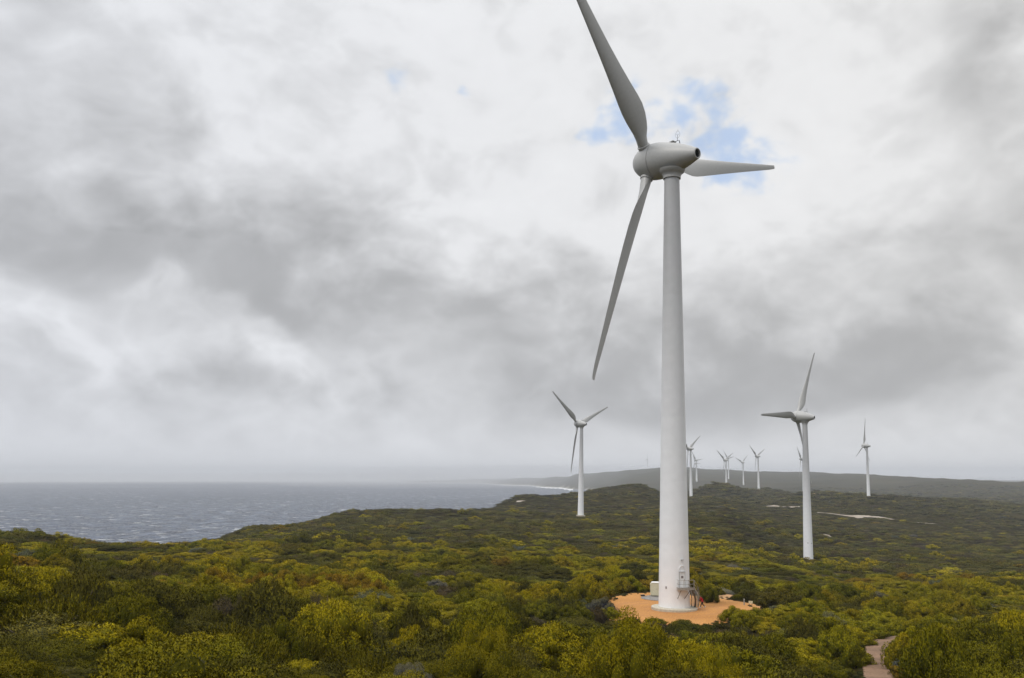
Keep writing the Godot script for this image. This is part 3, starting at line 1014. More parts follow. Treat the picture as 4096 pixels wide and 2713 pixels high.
# what one finds on the horizon above a spot
func landmark(p: Array) -> String:
	var az := rad_to_deg(atan2(p[0], -p[1]))
	for k in [[-22.0, "open ocean"], [-14.0, "the ocean's middle"], [-6.5, "the sloping headland"], [0.5, "the ocean bay"], [6.2, "the ocean-side turbine"], [9.0, "nearest tower's ocean side"], [12.2, "nearest tower's inland side"], [15.6, "the far turbine group"], [19.0, "second largest turbine"], [23.0, "the farthest inland turbine"]]:
		if az < k[0]:
			return k[1]
	return "the inland hill"


func whereabouts(p: Array, others: Array) -> Array:
	var q := Vector2(p[0], p[1])
	var row := "in closest scrub" if p[6] < 38.0 else "in second belt" if p[6] < 62.0 else "in middle scrub" if p[6] < 92.0 else "in farther scrub" if p[6] < 135.0 else "in far thickets"
	if inside_clearing(q, 6.0):
		row = "at the clearing edge"
	for t in trails:
		var line: PackedVector2Array = t[0]
		for i in line.size() - 1:
			if Geometry2D.get_closest_point_to_segment(q, line[i], line[i + 1]).distance_to(q) < 5.0:
				row = "beside the footpath"
	var next := ""
	var best := 4.6
	for o in others:
		var e := q.distance_to(Vector2(o[0], o[1]))
		if o[4] != p[4] and e < best and e > 0.1:
			best = e
			var words: String = KINDS[o[4]][4]
			next = ", by " + ("taller " if o[2] * o[3] > p[2] * p[3] else "lower ") + words.split(" ")[0] + " one"
	return [row + " below " + landmark(p), next]


func place_shrub(p: Array, place: Transform3D, leaves: Mesh, stem: Mesh, mat: Material, wood: Material, others: Array) -> Node3D:
	var k: Array = KINDS[p[4]]
	var tall: float = p[2] * p[3]
	var size := "tall" if tall > 2.5 else "broad" if p[2] > 2.1 else "small" if p[2] < 1.2 else "low" if tall < 1.1 else "rounded"
	var where := whereabouts(p, others)
	var o := thing(k[3], "%s %s %s%s" % [size, k[4], where[0], where[1]], "shrub", place.origin, "%ss %s" % [k[4], where[0]])
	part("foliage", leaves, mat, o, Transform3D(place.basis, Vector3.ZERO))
	part("branches", stem, wood, o, Transform3D(place.basis, Vector3.ZERO))
	return o


func build_flowers(leaves: Mesh, mat: Material, stem: Mesh, wood: Material) -> void:
	# an open bush with pale yellow flowers, and a dead bleached branch
	var r := RandomNumberGenerator.new()
	r.seed = 5
	var spots := [[-10.9, -36.5, 1.9], [-9.2, -33.5, 1.5]]
	var labels := ["green shrub dotted with pale yellow flowers in the closest scrub, the larger of two", "green shrub dotted with pale yellow flowers in the closest scrub, the smaller of two"]
	for i in 2:
		var at := Vector3(spots[i][0], land(spots[i][0], spots[i][1]) - 0.05, spots[i][1])
		var size: float = spots[i][2]
		var o := thing("flowering_shrub", labels[i], "shrub", at, "yellow flowering shrubs")
		var b := Transform3D(Basis(Vector3.UP, i * 2.0).scaled_local(Vector3(size, size * 0.95, size)), Vector3.ZERO)
		part("foliage", leaves, mat, o, b)
		part("branches", stem, wood, o, b)
		for k in 14:
			var d := (any_dir(r) + Vector3(0, 0.9, 0.5)).normalized()
			var s := Shape.new()
			for j in 5:
				var a := TAU * j / 5
				leaf(s, Vector3(cos(a), 0.15, sin(a)) * 0.045, Vector3(cos(a), 0.3, sin(a)).normalized(), Vector3.UP, 0.10, 0.085)
			part("flower", s.mesh(), kit.petal, o, Transform3D(Basis(Quaternion(Vector3.UP, d)), d * Vector3(0.98, 0.80, 0.98) * size))
	var o := thing("dead_branch", "bleached leafless branch sticking out of the closest scrub", "branch", Vector3(-11.6, land(-11.6, -20.8) + 0.7, -20.8))
	var s := Shape.new()
	s.tube([Vector3(0, -0.6, 0), Vector3(0.15, 0.2, 0), Vector3(0.5, 0.62, 0.05), Vector3(0.72, 1.05, 0.1)], [0.03, 0.024, 0.016, 0.006], 6)
	part("limb", s.mesh(), kit.bleached, o)
	for q in [[Vector3(0.15, 0.2, 0), Vector3(-0.05, 0.6, 0.05)], [Vector3(0.5, 0.62, 0.05), Vector3(0.85, 0.72, 0)], [Vector3(0.3, 0.4, 0.02), Vector3(0.25, 0.8, -0.1)]]:
		s = Shape.new()
		s.tube([q[0], (q[0] + q[1]) * 0.5 + Vector3(0.02, 0.03, 0), q[1]], [0.014, 0.01, 0.004], 5)
		part("twig", s.mesh(), kit.bleached, o)


# ------------------------------------------------------------------ wind turbines

func blade_mesh() -> ArrayMesh:
	# y runs out along the blade, x towards the leading edge, z upwind
	var s := Shape.new()
	var sections := [[1.5, 1.6, 1.0, 46.0], [2.4, 1.62, 1.0, 46.0], [3.1, 1.66, 0.95, 46.0], [4.0, 1.9, 0.72, 46.0], [5.0, 2.3, 0.54, 43.0], [6.0, 2.75, 0.43, 39.0], [7.2, 3.25, 0.34, 34.0], [8.6, 3.55, 0.28, 29.0], [10.0, 3.48, 0.25, 25.0],
		[12.0, 3.18, 0.23, 21.0], [15.0, 2.75, 0.21, 17.0], [18.0, 2.38, 0.19, 14.0], [22.0, 1.95, 0.175, 11.5], [26.0, 1.56, 0.16, 9.5], [30.0, 1.2, 0.15, 8.0], [33.0, 0.95, 0.14, 7.0], [34.4, 0.78, 0.13, 7.0], [34.95, 0.66, 0.12, 7.0], [35.1, 0.56, 0.12, 7.0]]
	var m := 28
	var count := sections.size()
	for k in count:
		var q: Array = sections[k]
		var r: float = q[0]
		var round_ := 1.0 - smoothstep(2.9, 5.4, r)
		var twist := deg_to_rad(q[3] + 2.0)
		var e := Vector3(cos(twist), 0, sin(twist))
		var up := Vector3(sin(twist), 0, -cos(twist))
		for j in m + 1:
			var t := TAU * j / m
			var xi := 0.5 + 0.5 * cos(t)
			var yt: float = 5.0 * q[2] * (0.2969 * sqrt(xi) - 0.126 * xi - 0.3516 * xi * xi + 0.2843 * xi * xi * xi - 0.1036 * xi * xi * xi * xi)
			var eta := (yt if sin(t) >= 0.0 else -yt) + 0.035 * (1.0 - pow(2.0 * xi - 1.0, 2.0))
			var wing: Vector2 = Vector2(0.30 - xi, eta) * q[1]
			var tube_: Vector2 = Vector2(-cos(t), sin(t)) * 0.8
			var at: Vector2 = wing.lerp(tube_, round_)
			s.point(e * at.x + up * at.y + Vector3(0, r, -0.15 * pow(maxf(0.0, r - 33.2) / 1.9, 2.0)), Vector3.ZERO)
	for k in count:
		for j in m + 1:
			var along := s.v[mini(k + 1, count - 1) * (m + 1) + j] - s.v[maxi(k - 1, 0) * (m + 1) + j]
			var across := s.v[k * (m + 1) + (j + 1) % m] - s.v[k * (m + 1) + (j + m - 1) % m]
			var q := across.cross(along).normalized()
			var centre := (s.v[k * (m + 1)] + s.v[k * (m + 1) + m / 2]) * 0.5
			if q.dot(s.v[k * (m + 1) + j] - centre) < 0.0:
				q = -q
			s.n[k * (m + 1) + j] = q
	for k in count - 1:
		for j in m:
			var i := k * (m + 1) + j
			s.tri(i, i + 1, i + m + 2)
			s.tri(i, i + m + 2, i + m + 1)
	var end := s.point(Vector3(0, 35.13, -0.15), Vector3.UP)
	for j in m:
		s.tri(end, (count - 1) * (m + 1) + j, (count - 1) * (m + 1) + j + 1)
	return s.mesh()


func tower_radius(y: float) -> float:
	return lerpf(2.14, 1.10, y / TOWER)


func v2(list: Array) -> Array:
	var out := []
	for p in list:
		out.append(Vector2(p[0], p[1]))
	return out


var kit := {}


func make_kit() -> void:
	var white := worn(0.80, 0.80, 0.80, 0.42, 0.07, 7.0, 61)
	var grey := worn(0.42, 0.424, 0.418, 0.45, 0.05, 4.0, 62)
	kit.white = white
	kit.grey = grey
	kit.dark = plain(0.02, 0.02, 0.022, 0.7)
	kit.seam = plain(0.10, 0.10, 0.10, 0.8)
	kit.black = plain(0.012, 0.013, 0.018, 0.5)
	kit.concrete = worn(0.60, 0.55, 0.44, 0.9, 0.2, 2.0, 63)
	kit.steel = worn(0.46, 0.43, 0.39, 0.5, 0.25, 1.0, 64)
	kit.steel.metallic = 0.25
	kit.rust = worn(0.20, 0.16, 0.115, 0.75, 0.3, 0.8, 65)
	var cuts := []
	for k in 8:
		cuts.append(TOWER * k / 7.0)
	kit.sections = []
	# falloff of light painted in: white at the foot, light grey at the head
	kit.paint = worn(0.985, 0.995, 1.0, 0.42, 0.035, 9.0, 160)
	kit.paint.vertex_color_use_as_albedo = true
	for k in 7:
		var s := Shape.new()
		var profile := []
		var a: float = cuts[k]
		var b: float = cuts[k + 1]
		for j in 9:
			var y := lerpf(a, b, j / 8.0)
			profile.append(Vector2(tower_radius(y), y))
		if k > 0:
			profile.push_front(Vector2(tower_radius(a) - 0.02, a))
		if k < 6:
			profile[-1].y -= 0.006
			profile.append(Vector2(tower_radius(b) - 0.02, b - 0.006))
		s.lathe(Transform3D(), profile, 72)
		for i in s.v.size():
			var light_grade := lerpf(0.86, 0.43, smoothstep(0.05, 1.0, s.v[i].y / TOWER)) * (1.0 - 0.012 * (k % 2))
			s.c[i] = Color(light_grade * 0.99, light_grade * 0.995, light_grade * 1.015)
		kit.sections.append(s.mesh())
	var s := Shape.new()
	s.lathe(Transform3D(), v2([[3.12, -0.6], [3.13, 0.22], [3.13, 0.22], [3.08, 0.30], [3.08, 0.30], [2.10, 0.34]]), 72)
	kit.plinth = s.mesh()
	# the egg: its axis runs along -z, towards the nose
	var along := Transform3D(Basis(Vector3(1, 0, 0), Vector3(0, 0, -1), Vector3(0, 1, 0)), Vector3.ZERO)
	s = Shape.new()
	s.lathe(along, v2([[0.58, -4.1], [0.60, -4.52], [0.66, -4.60], [0.76, -4.58], [0.84, -4.45], [1.02, -4.0], [1.27, -3.4], [1.52, -2.75], [1.76, -2.1], [1.99, -1.4], [2.19, -0.7], [2.36, 0.0], [2.51, 0.7], [2.63, 1.4], [2.71, 2.0], [2.735, 2.60], [2.70, 2.62], [2.55, 2.62]]), 64)
	kit.nacelle = s.mesh()
	s = Shape.new()
	s.lathe(along, v2([[2.55, 2.69], [2.70, 2.69], [2.735, 2.71], [2.72, 3.3], [2.64, 3.9], [2.49, 4.5], [2.25, 5.1], [1.92, 5.65], [1.48, 6.15], [0.98, 6.5], [0.48, 6.68], [0.0, 6.73]]), 64)
	kit.spinner = s.mesh()
	s = Shape.new()
	s.lathe(along, v2([[2.50, 2.60], [2.50, 2.71]]), 48)
	kit.gap = s.mesh()
	s = Shape.new()
	s.lathe(along, v2([[0.60, -4.48], [0.54, -3.4], [0.5, -2.6]]), 32)
	s.disc(along * Transform3D(Basis(), Vector3(0, -2.6, 0)), 0.5, 32, -1.0)
	kit.duct = s.mesh()
	s = Shape.new()
	s.lathe(Transform3D(), v2([[1.16, -0.02], [1.28, 0.0], [1.29, 0.05], [1.30, 0.25], [1.33, 0.45], [1.42, 0.65], [1.58, 0.83], [1.80, 1.0], [1.95, 1.4]]), 56)
	kit.neck = s.mesh()
	kit.blade = blade_mesh()
	s = Shape.new()
	s.lathe(Transform3D(), v2([[0.80, 2.50], [0.90, 2.52], [0.93, 2.58], [0.90, 2.64], [0.90, 2.70], [0.95, 2.74], [0.95, 2.90], [0.88, 2.95], [0.82, 2.97]]), 40)
	kit.collar = s.mesh()
	s = Shape.new()
	s.box(Transform3D(Basis(), Vector3(0, 0, 0)), Vector3(0.9, 0.10, 1.3))
	kit.hatch = s.mesh()
	# lightning mast on its three bent legs, with a wire loop
	s = Shape.new()
	s.tube([Vector3(-0.1, -0.15, 0.5), Vector3(-0.1, 0.28, 0.42), Vector3(0, 0.42, 0.1), Vector3(0, 0.28, -0.35), Vector3(0, -0.15, -0.5)], [0.035], 6)
	s.tube([Vector3(0.14, -0.15, 0.45), Vector3(0.02, 0.40, 0.36)], [0.03], 6)
	s.tube([Vector3(0, 0.32, 0.0), Vector3(0, 1.0, 0), Vector3(0, 1.25, 0)], [0.035, 0.028, 0.02], 6)
	kit.mast = s.mesh()
	s = Shape.new()
	var ring := []
	for k in 25:
		var a := TAU * k / 24
		ring.append(Vector3(0, 1.28 - cos(a) * 0.52 * (1.0 if cos(a) > 0 else 1.08), sin(a) * 0.40 * (1.0 - 0.12 * absf(cos(a)))))
	s.tube(ring, [0.014], 5)
	s.tube([Vector3(0, 1.82, 0), Vector3(0, 2.12, 0)], [0.02, 0.012], 5)
	kit.loop = s.mesh()
	s = Shape.new()
	s.tube([Vector3(0, 1.2, 0), Vector3(0.02, 1.28, -0.14), Vector3(0.02, 1.36, -0.15)], [0.014], 5)
	s.tube([Vector3(0, 1.2, 0), Vector3(0.02, 1.24, 0.13), Vector3(0.02, 1.42, 0.13)], [0.014], 5)
	s.lathe(Transform3D(Basis(), Vector3(0.02, 1.38, -0.15)), v2([[0.0, 0.0], [0.04, 0.01], [0.04, 0.06], [0.0, 0.07]]), 8)
	kit.vane = s.mesh()


# psi: bearing of the nose; phi: bearing of the first blade round the hub, seen from behind
func turbine(at: Vector3, psi: float, phi: float, lean: float, label: String, plinth: bool) -> Node3D:
	var o := thing("wind_turbine", label, "wind turbine", at, "wind turbines along the coastal ridge")
	o.basis = Basis(Vector3(0, 0, 1), deg_to_rad(-lean))
	for k in 7:
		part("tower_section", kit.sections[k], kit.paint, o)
	if plinth:
		part("foundation", kit.plinth, kit.concrete, o)
	var yaw := Basis(Vector3.UP, -deg_to_rad(psi))
	var tilted := yaw * Basis(Vector3(1, 0, 0), deg_to_rad(3.9))
	var head := Transform3D(tilted, Vector3(0, TOWER + HUB_RISE, 0))
	part("nacelle_neck", kit.neck, kit.grey, o, Transform3D(Basis(), Vector3(0, TOWER, 0)))
	var n := part("nacelle", kit.nacelle, kit.grey, o, head)
	part("tail_duct", kit.duct, kit.dark, n)
	part("seam", kit.gap, kit.seam, n)
	part("roof_hatch", kit.hatch, kit.grey, n, Transform3D(Basis(Vector3(1, 0, 0), deg_to_rad(-12.0)), Vector3(0, 2.40, -0.25)))
	part("lightning_mast", kit.mast, kit.black, n, Transform3D(Basis(), Vector3(0, 2.15, 0.85)))
	part("wire_loop", kit.loop, kit.black, n, Transform3D(Basis(), Vector3(0, 2.15, 0.85)))
	part("wind_gauge", kit.vane, kit.black, n, Transform3D(Basis(), Vector3(0, 2.15, 0.85)))
	part("hub", kit.spinner, kit.grey, o, head)
	for k in 3:
		var spin := Basis(Vector3(0, 0, 1), -deg_to_rad(phi + 120.0 * k))
		# blade axes: y outwards, x towards the leading edge (it turns towards -phi), z upwind
		var b := part("blade", kit.blade, kit.grey, o, head * Transform3D(spin * Basis(Vector3(-1, 0, 0), Vector3(0, 1, 0), Vector3(0, 0, -1)), Vector3(0, 0, -3.86)))
		part("root_collar", kit.collar, kit.grey, b)
	return o


func round_tower(a: float, r: float, y: float) -> Vector3:
	# a point beside the tower: a = 0 towards the viewer, 90 to the viewer's other hand
	var face := Vector3(-PAD.x, 0, -PAD.z).normalized()
	var right := Vector3.UP.cross(face)
	var t := deg_to_rad(a)
	return face * cos(t) * r + right * sin(t) * r + Vector3(0, y, 0)


func facing(a: float, y: float, out := 0.0) -> Transform3D:
	var p := round_tower(a, tower_radius(y) + out, y)
	var q := round_tower(a, 1.0, 0.0)
	return Transform3D(Basis(Vector3.UP.cross(q), Vector3.UP, q), p)


func fit_out(o: Node3D) -> void:
	# what the nearest turbine has at its foot: door, landing, curved stair
	var floor_y := 3.05
	var s := Shape.new()
	s.box(Transform3D(), Vector3(0.80, 2.05, 0.10))
	var door := part("door", s.mesh(), kit.white, o, facing(30.0, floor_y + 1.06, 0.02))
	s = Shape.new()
	for k in [-1, 1]:
		s.box(Transform3D(Basis(), Vector3(0.43 * k, 0, 0.03)), Vector3(0.05, 2.12, 0.10))
	s.box(Transform3D(Basis(), Vector3(0, 1.06, 0.045)), Vector3(0.96, 0.05, 0.16))
	part("frame", s.mesh(), kit.grey, door)
	s = Shape.new()
	s.box(Transform3D(Basis(), Vector3(0, 0.36, 0.06)), Vector3(0.34, 0.30, 0.03))
	part("notice_plate", s.mesh(), worn(0.30, 0.25, 0.25, 0.6, 0.4, 0.15, 66), door)
	s = Shape.new()
	s.box(Transform3D(Basis(), Vector3(0.30, -0.02, 0.08)), Vector3(0.05, 0.16, 0.06))
	part("handle", s.mesh(), kit.steel, door)
	s = Shape.new()
	var arch := []
	for k in 17:
		var a := PI * k / 16
		arch.append(Vector3(cos(a) * 0.47, sin(a) * 0.66, -0.05 * absf(cos(a))))
	s.tube(arch, [0.035], 6)
	part("arched_drip_rail", s.mesh(), kit.white, o, facing(30.0, floor_y + 2.22, 0.06))
	s = Shape.new()
	s.box(Transform3D(Basis(), Vector3(0, 0, 0.16)), Vector3(0.30, 0.10, 0.26))
	s.box(Transform3D(Basis(), Vector3(-0.06, -0.1, 0.05)), Vector3(0.08, 0.16, 0.10))
	part("door_lamp", s.mesh(), kit.grey, o, facing(30.0, 6.75))
	s = Shape.new()
	s.box(Transform3D(), Vector3(0.20, 0.32, 0.05))
	for k in 5:
		s.box(Transform3D(Basis(), Vector3(0, -0.12 + 0.06 * k, 0.03)), Vector3(0.16, 0.022, 0.02))
	part("vent_plate", s.mesh(), plain(0.30, 0.27, 0.27, 0.7), o, facing(-31.0, 3.0, 0.02))
	# landing
	s = Shape.new()
	var steps := 12
	var inner := 2.12
	var outer := 3.25
	for k in steps:
		var a := lerpf(9.0, 57.0, float(k) / steps)
		var b := lerpf(9.0, 57.0, float(k + 1) / steps)
		s.quad(round_tower(a, inner, floor_y), round_tower(b, inner, floor_y), round_tower(b, outer, floor_y), round_tower(a, outer, floor_y), Vector3.UP)
		s.quad(round_tower(a, inner, floor_y - 0.05), round_tower(b, inner, floor_y - 0.05), round_tower(b, outer, floor_y - 0.05), round_tower(a, outer, floor_y - 0.05), Vector3.DOWN)
		s.quad(round_tower(a, outer + 0.02, floor_y + 0.14), round_tower(b, outer + 0.02, floor_y + 0.14), round_tower(b, outer + 0.02, floor_y - 0.20), round_tower(a, outer + 0.02, floor_y - 0.20), round_tower((a + b) * 0.5, 1.0, 0.0))
	s.quad(round_tower(9.0, inner, floor_y + 0.14), round_tower(9.0, outer, floor_y + 0.14), round_tower(9.0, outer, floor_y - 0.2), round_tower(9.0, inner, floor_y - 0.2), round_tower(-81.0, 1.0, 0.0))
	var landing := part("landing", s.mesh(), kit.steel, o)
	for a in [9.0, 23.0, 38.0, 53.0]:
		s = Shape.new()
		s.tube([round_tower(a, outer, floor_y), round_tower(a, outer, floor_y + 1.1)], [0.028], 6)
		part("post", s.mesh(), kit.steel, landing)
	for h in [0.58, 1.1]:
		s = Shape.new()
		var line := [round_tower(9.0, inner + 0.1, floor_y + h)]
		for k in 14:
			line.append(round_tower(lerpf(9.0, 53.0, k / 13.0), outer, floor_y + h))
		s.tube(line, [0.026], 6)
		part("guard_rail", s.mesh(), kit.steel, landing)
	for a in [14.0, 42.0]:
		s = Shape.new()
		s.tube([round_tower(a - 2.0, tower_radius(1.6), 1.62), round_tower(a + 4.0, outer - 0.15, floor_y - 0.1)], [0.04], 6)
		part("brace", s.mesh(), kit.rust, landing)
	# stair: treads, stringers and rails that curl round the tower
	var count := 14
	var stair := Node3D.new()
	stair.name = "stair"
	o.add_child(stair)
	for k in count:
		var t := (k + 0.5) / count
		var a := lerpf(56.0, 108.0, t)
		var y := lerpf(floor_y - 0.12, 0.34, t)
		s = Shape.new()
		var half := 2.0
		var low := Vector3(0, -0.045, 0)
		var c := [round_tower(a - half, 2.36, y), round_tower(a + half, 2.36, y), round_tower(a + half, 3.34, y), round_tower(a - half, 3.34, y)]
		s.quad(c[0], c[1], c[2], c[3], Vector3.UP)
		s.quad(c[0] + low, c[1] + low, c[2] + low, c[3] + low, Vector3.DOWN)
		for j in 4:
			var m: Vector3 = (c[j] + c[(j + 1) % 4]) * 0.5 - (c[0] + c[2]) * 0.5
			s.quad(c[j], c[(j + 1) % 4], c[(j + 1) % 4] + low, c[j] + low, m.normalized())
		part("tread", s.mesh(), kit.steel, stair)
	for r in [2.36, 3.34]:
		s = Shape.new()
		var last_a := 54.0
		for k in 20:
			var a := lerpf(54.0, 108.0, k / 20.0)
			var b := lerpf(54.0, 108.0, (k + 1) / 20.0)
			var ya := lerpf(floor_y, 0.28, k / 20.0)
			var yb := lerpf(floor_y, 0.28, (k + 1) / 20.0)
			for side in [-1.0, 1.0]:
				s.quad(round_tower(a, r + 0.02 * side, ya + 0.12), round_tower(b, r + 0.02 * side, yb + 0.12), round_tower(b, r + 0.02 * side, yb - 0.16), round_tower(a, r + 0.02 * side, ya - 0.16), round_tower((a + b) * 0.5, side, 0.0))
			s.quad(round_tower(a, r - 0.02, ya + 0.12), round_tower(b, r - 0.02, yb + 0.12), round_tower(b, r + 0.02, yb + 0.12), round_tower(a, r + 0.02, ya + 0.12), Vector3.UP)
			last_a = b
		part("stringer", s.mesh(), kit.steel if r > 3.0 else kit.rust, stair)
		for h in [0.55, 1.05]:
			s = Shape.new()
			var line := []
			for k in 22:
				line.append(round_tower(lerpf(53.0, 108.0, k / 21.0), r, lerpf(floor_y, 0.28, k / 21.0) + h))
			s.tube(line, [0.025], 6)
			part("hand_rail", s.mesh(), kit.steel, stair)
		for k in 4:
			var t := k / 3.0
			s = Shape.new()
			var foot := round_tower(lerpf(53.0, 107.5, t), r, lerpf(floor_y, 0.28, t))
			s.tube([foot, foot + Vector3(0, 1.05, 0)], [0.026], 6)
			part("rail_post", s.mesh(), kit.steel, stair)
	# dark central spine under the treads
	s = Shape.new()
	var spine := []
	for k in 14:
		spine.append(round_tower(lerpf(57.0, 107.0, k / 13.0), 2.85, lerpf(floor_y - 0.3, 0.12, k / 13.0)))
	s.tube(spine, [0.13], 6)
	part("spine_beam", s.mesh(), kit.rust, stair)


func build_turbines() -> void:
	make_kit()
	var main := turbine(PAD, -43.7, -43.2, 1.16, "largest wind turbine, nearest, on the orange clearing with a curved stair", true)
	fit_out(main)
	# x, foot height, z, nose bearing, blade bearing, lean, label
	var rows := [
		[131.0, 37.6, -416.6, -48.6, -92.4, 1.2, "second largest white turbine, behind scrub, one blade nearly level, beyond the footpath"],
		[48.3, 48.3, -657.9, -44.4, -53.7, 1.2, "white turbine between ocean and nearest tower, its blades in a wide Y"],
		[449.4, 50.0, -1175.8, -52.8, -116.8, 1.2, "white turbine farthest inland, one blade pointing straight up"],
		[239.2, 48.5, -1246.3, -48.4, -61.3, 1.0, "white turbine half hidden behind the nearest tower"],
		[560.0, 61.0, -2820.0, -40.0, -38.0, 1.0, "small far turbine just inland of the half hidden one, one blade level"],
		[705.0, 62.0, -3560.0, -46.0, -30.0, 1.0, "tiny far turbine seen past the tower of the half hidden turbine"],
		[438.8, 45.0, -1907.6, -44.1, -56.6, 1.0, "front turbine of the overlapping pair above the dark knoll"],
		[686.3, 68.8, -2947.5, -40.5, -41.7, 1.0, "rear turbine of the overlapping pair above the dark knoll"],
		[664.5, 52.2, -2672.9, -41.5, -69.3, 1.0, "far turbine with a shallow V of blades on the knoll's inland foot"],
		[477.2, 50.5, -1802.6, -47.4, -54.8, 1.0, "turbine with its foot on the dark ridge inland of the shallow V one"],
		[886.7, 123.5, -6081.9, -49.2, -113.8, 1.0, "faint turbine alone on the hazy far hill crest"],
		[546.0, 44.0, -1745.0, -56.0, -50.0, 1.0, "turbine hidden behind the second largest tower, only blade tips showing"],
	]
	for r in rows:
		var far := sqrt(r[0] * r[0] + r[2] * r[2])
		var t := turbine(Vector3(r[0], r[1], r[2]), r[3], r[4], r[5], r[6], far < 1300.0)
		if far < 500.0:
			for a in [[-8.0, 8.6], [40.0, 8.4]]:
				var s := Shape.new()
				s.box(Transform3D(), Vector3(0.5, 0.34, 0.08))
				var q := facing(a[0], a[1], 0.02)
				part("vent_plate", s.mesh(), plain(0.34, 0.34, 0.34, 0.7), t, q)


# ------------------------------------------------------------------ things by the clearing

func build_cabinet() -> void:
	var o := thing("electrical_cabinet", "cream metal electrical cabinet with white lid, behind the nearest turbine's tower", "cabinet", Vector3(22.55, PAD.y + 0.05, -143.6))
	o.rotation.y = deg_to_rad(-12.0)
	var cream := worn(0.66, 0.63, 0.46, 0.55, 0.12, 1.3, 71)
	var s := Shape.new()
	s.box(Transform3D(Basis(), Vector3(0, 1.0, 0)), Vector3(2.6, 1.86, 1.3))
	part("body", s.mesh(), cream, o)
	s = Shape.new()
	s.box(Transform3D(Basis(), Vector3(0, 1.965, 0)), Vector3(2.76, 0.06, 1.46))
	s.box(Transform3D(Basis(), Vector3(0, 2.01, 0)), Vector3(2.5, 0.04, 1.2))
	part("lid", s.mesh(), plain(0.78, 0.78, 0.76, 0.5), o)
	s = Shape.new()
	s.box(Transform3D(Basis(), Vector3(0, 0.03, 0)), Vector3(2.5, 0.10, 1.2))
	part("plinth", s.mesh(), kit.rust, o)
	for k in 3:
		s = Shape.new()
		s.box(Transform3D(), Vector3(0.80, 1.68, 0.04))
		var d := part("door_panel", s.mesh(), cream, o, Transform3D(Basis(), Vector3(-0.85 + 0.85 * k, 1.0, 0.665)))
		s = Shape.new()
		s.box(Transform3D(Basis(), Vector3(0.30, 0.02, 0.035)), Vector3(0.04, 0.18, 0.04))
		part("handle", s.mesh(), kit.steel, d)
	s = Shape.new()
	s.box(Transform3D(), Vector3(0.24, 1.72, 1.0))
	part("side_duct", s.mesh(), cream, o, Transform3D(Basis(), Vector3(-1.43, 0.95, -0.1)))
	o = thing("cable_box", "low black cable box lying at the edge of the gravel pad", "cable box", Vector3(19.75, PAD.y + 0.04, -143.2))
	s = Shape.new()
	s.box(Transform3D(Basis(), Vector3(0, 0.11, 0)), Vector3(0.62, 0.16, 0.34))
	part("body", s.mesh(), kit.black, o)
	s = Shape.new()
	s.box(Transform3D(Basis(Vector3(0, 0, 1), 0.08), Vector3(-0.05, 0.22, 0)), Vector3(0.66, 0.03, 0.38))
	part("lid", s.mesh(), kit.rust, o)


func build_signs() -> void:
	var o := thing("notice_sign", "small cream notice board on two legs at the clearing's inland edge", "sign", Vector3(33.4, land(33.4, -132.8), -132.8))
	o.rotation.y = deg_to_rad(-10.0)
	var s := Shape.new()
	s.box(Transform3D(Basis(), Vector3(0, 0.60, 0)), Vector3(0.52, 0.34, 0.03))
	var b := part("board", s.mesh(), plain(0.74, 0.68, 0.46, 0.6), o)
	s = Shape.new()
	for k in 3:
		s.box(Transform3D(Basis(), Vector3(-0.02 * k, 0.68 - 0.075 * k, 0.019)), Vector3(0.36 - 0.07 * k, 0.022, 0.006))
	part("printed_lines", s.mesh(), plain(0.30, 0.27, 0.18, 0.7), b)
	for k in [-1, 1]:
		s = Shape.new()
		s.box(Transform3D(Basis(), Vector3(0.17 * k, 0.20, -0.03)), Vector3(0.05, 0.9, 0.05))
		part("leg", s.mesh(), kit.rust, o)
	o = thing("marker_post", "short weathered grey post standing beside the cream notice board", "post", Vector3(32.75, land(32.75, -133.9), -133.9))
	s = Shape.new()
	s.tube([Vector3(0, -0.2, 0), Vector3(0.01, 0.45, 0), Vector3(0.02, 0.86, 0.01)], [0.085, 0.08, 0.075], 9)
	part("shaft", s.mesh(), worn(0.44, 0.42, 0.38, 0.9, 0.35, 0.4, 72), o)
	s = Shape.new()
	s.lathe(Transform3D(Basis(), Vector3(0.02, 0.84, 0.01)), v2([[0.078, 0.0], [0.082, 0.03], [0.06, 0.06], [0.0, 0.065]]), 9)
	part("cap", s.mesh(), plain(0.62, 0.60, 0.56, 0.8), o)


# ------------------------------------------------------------------ the walker

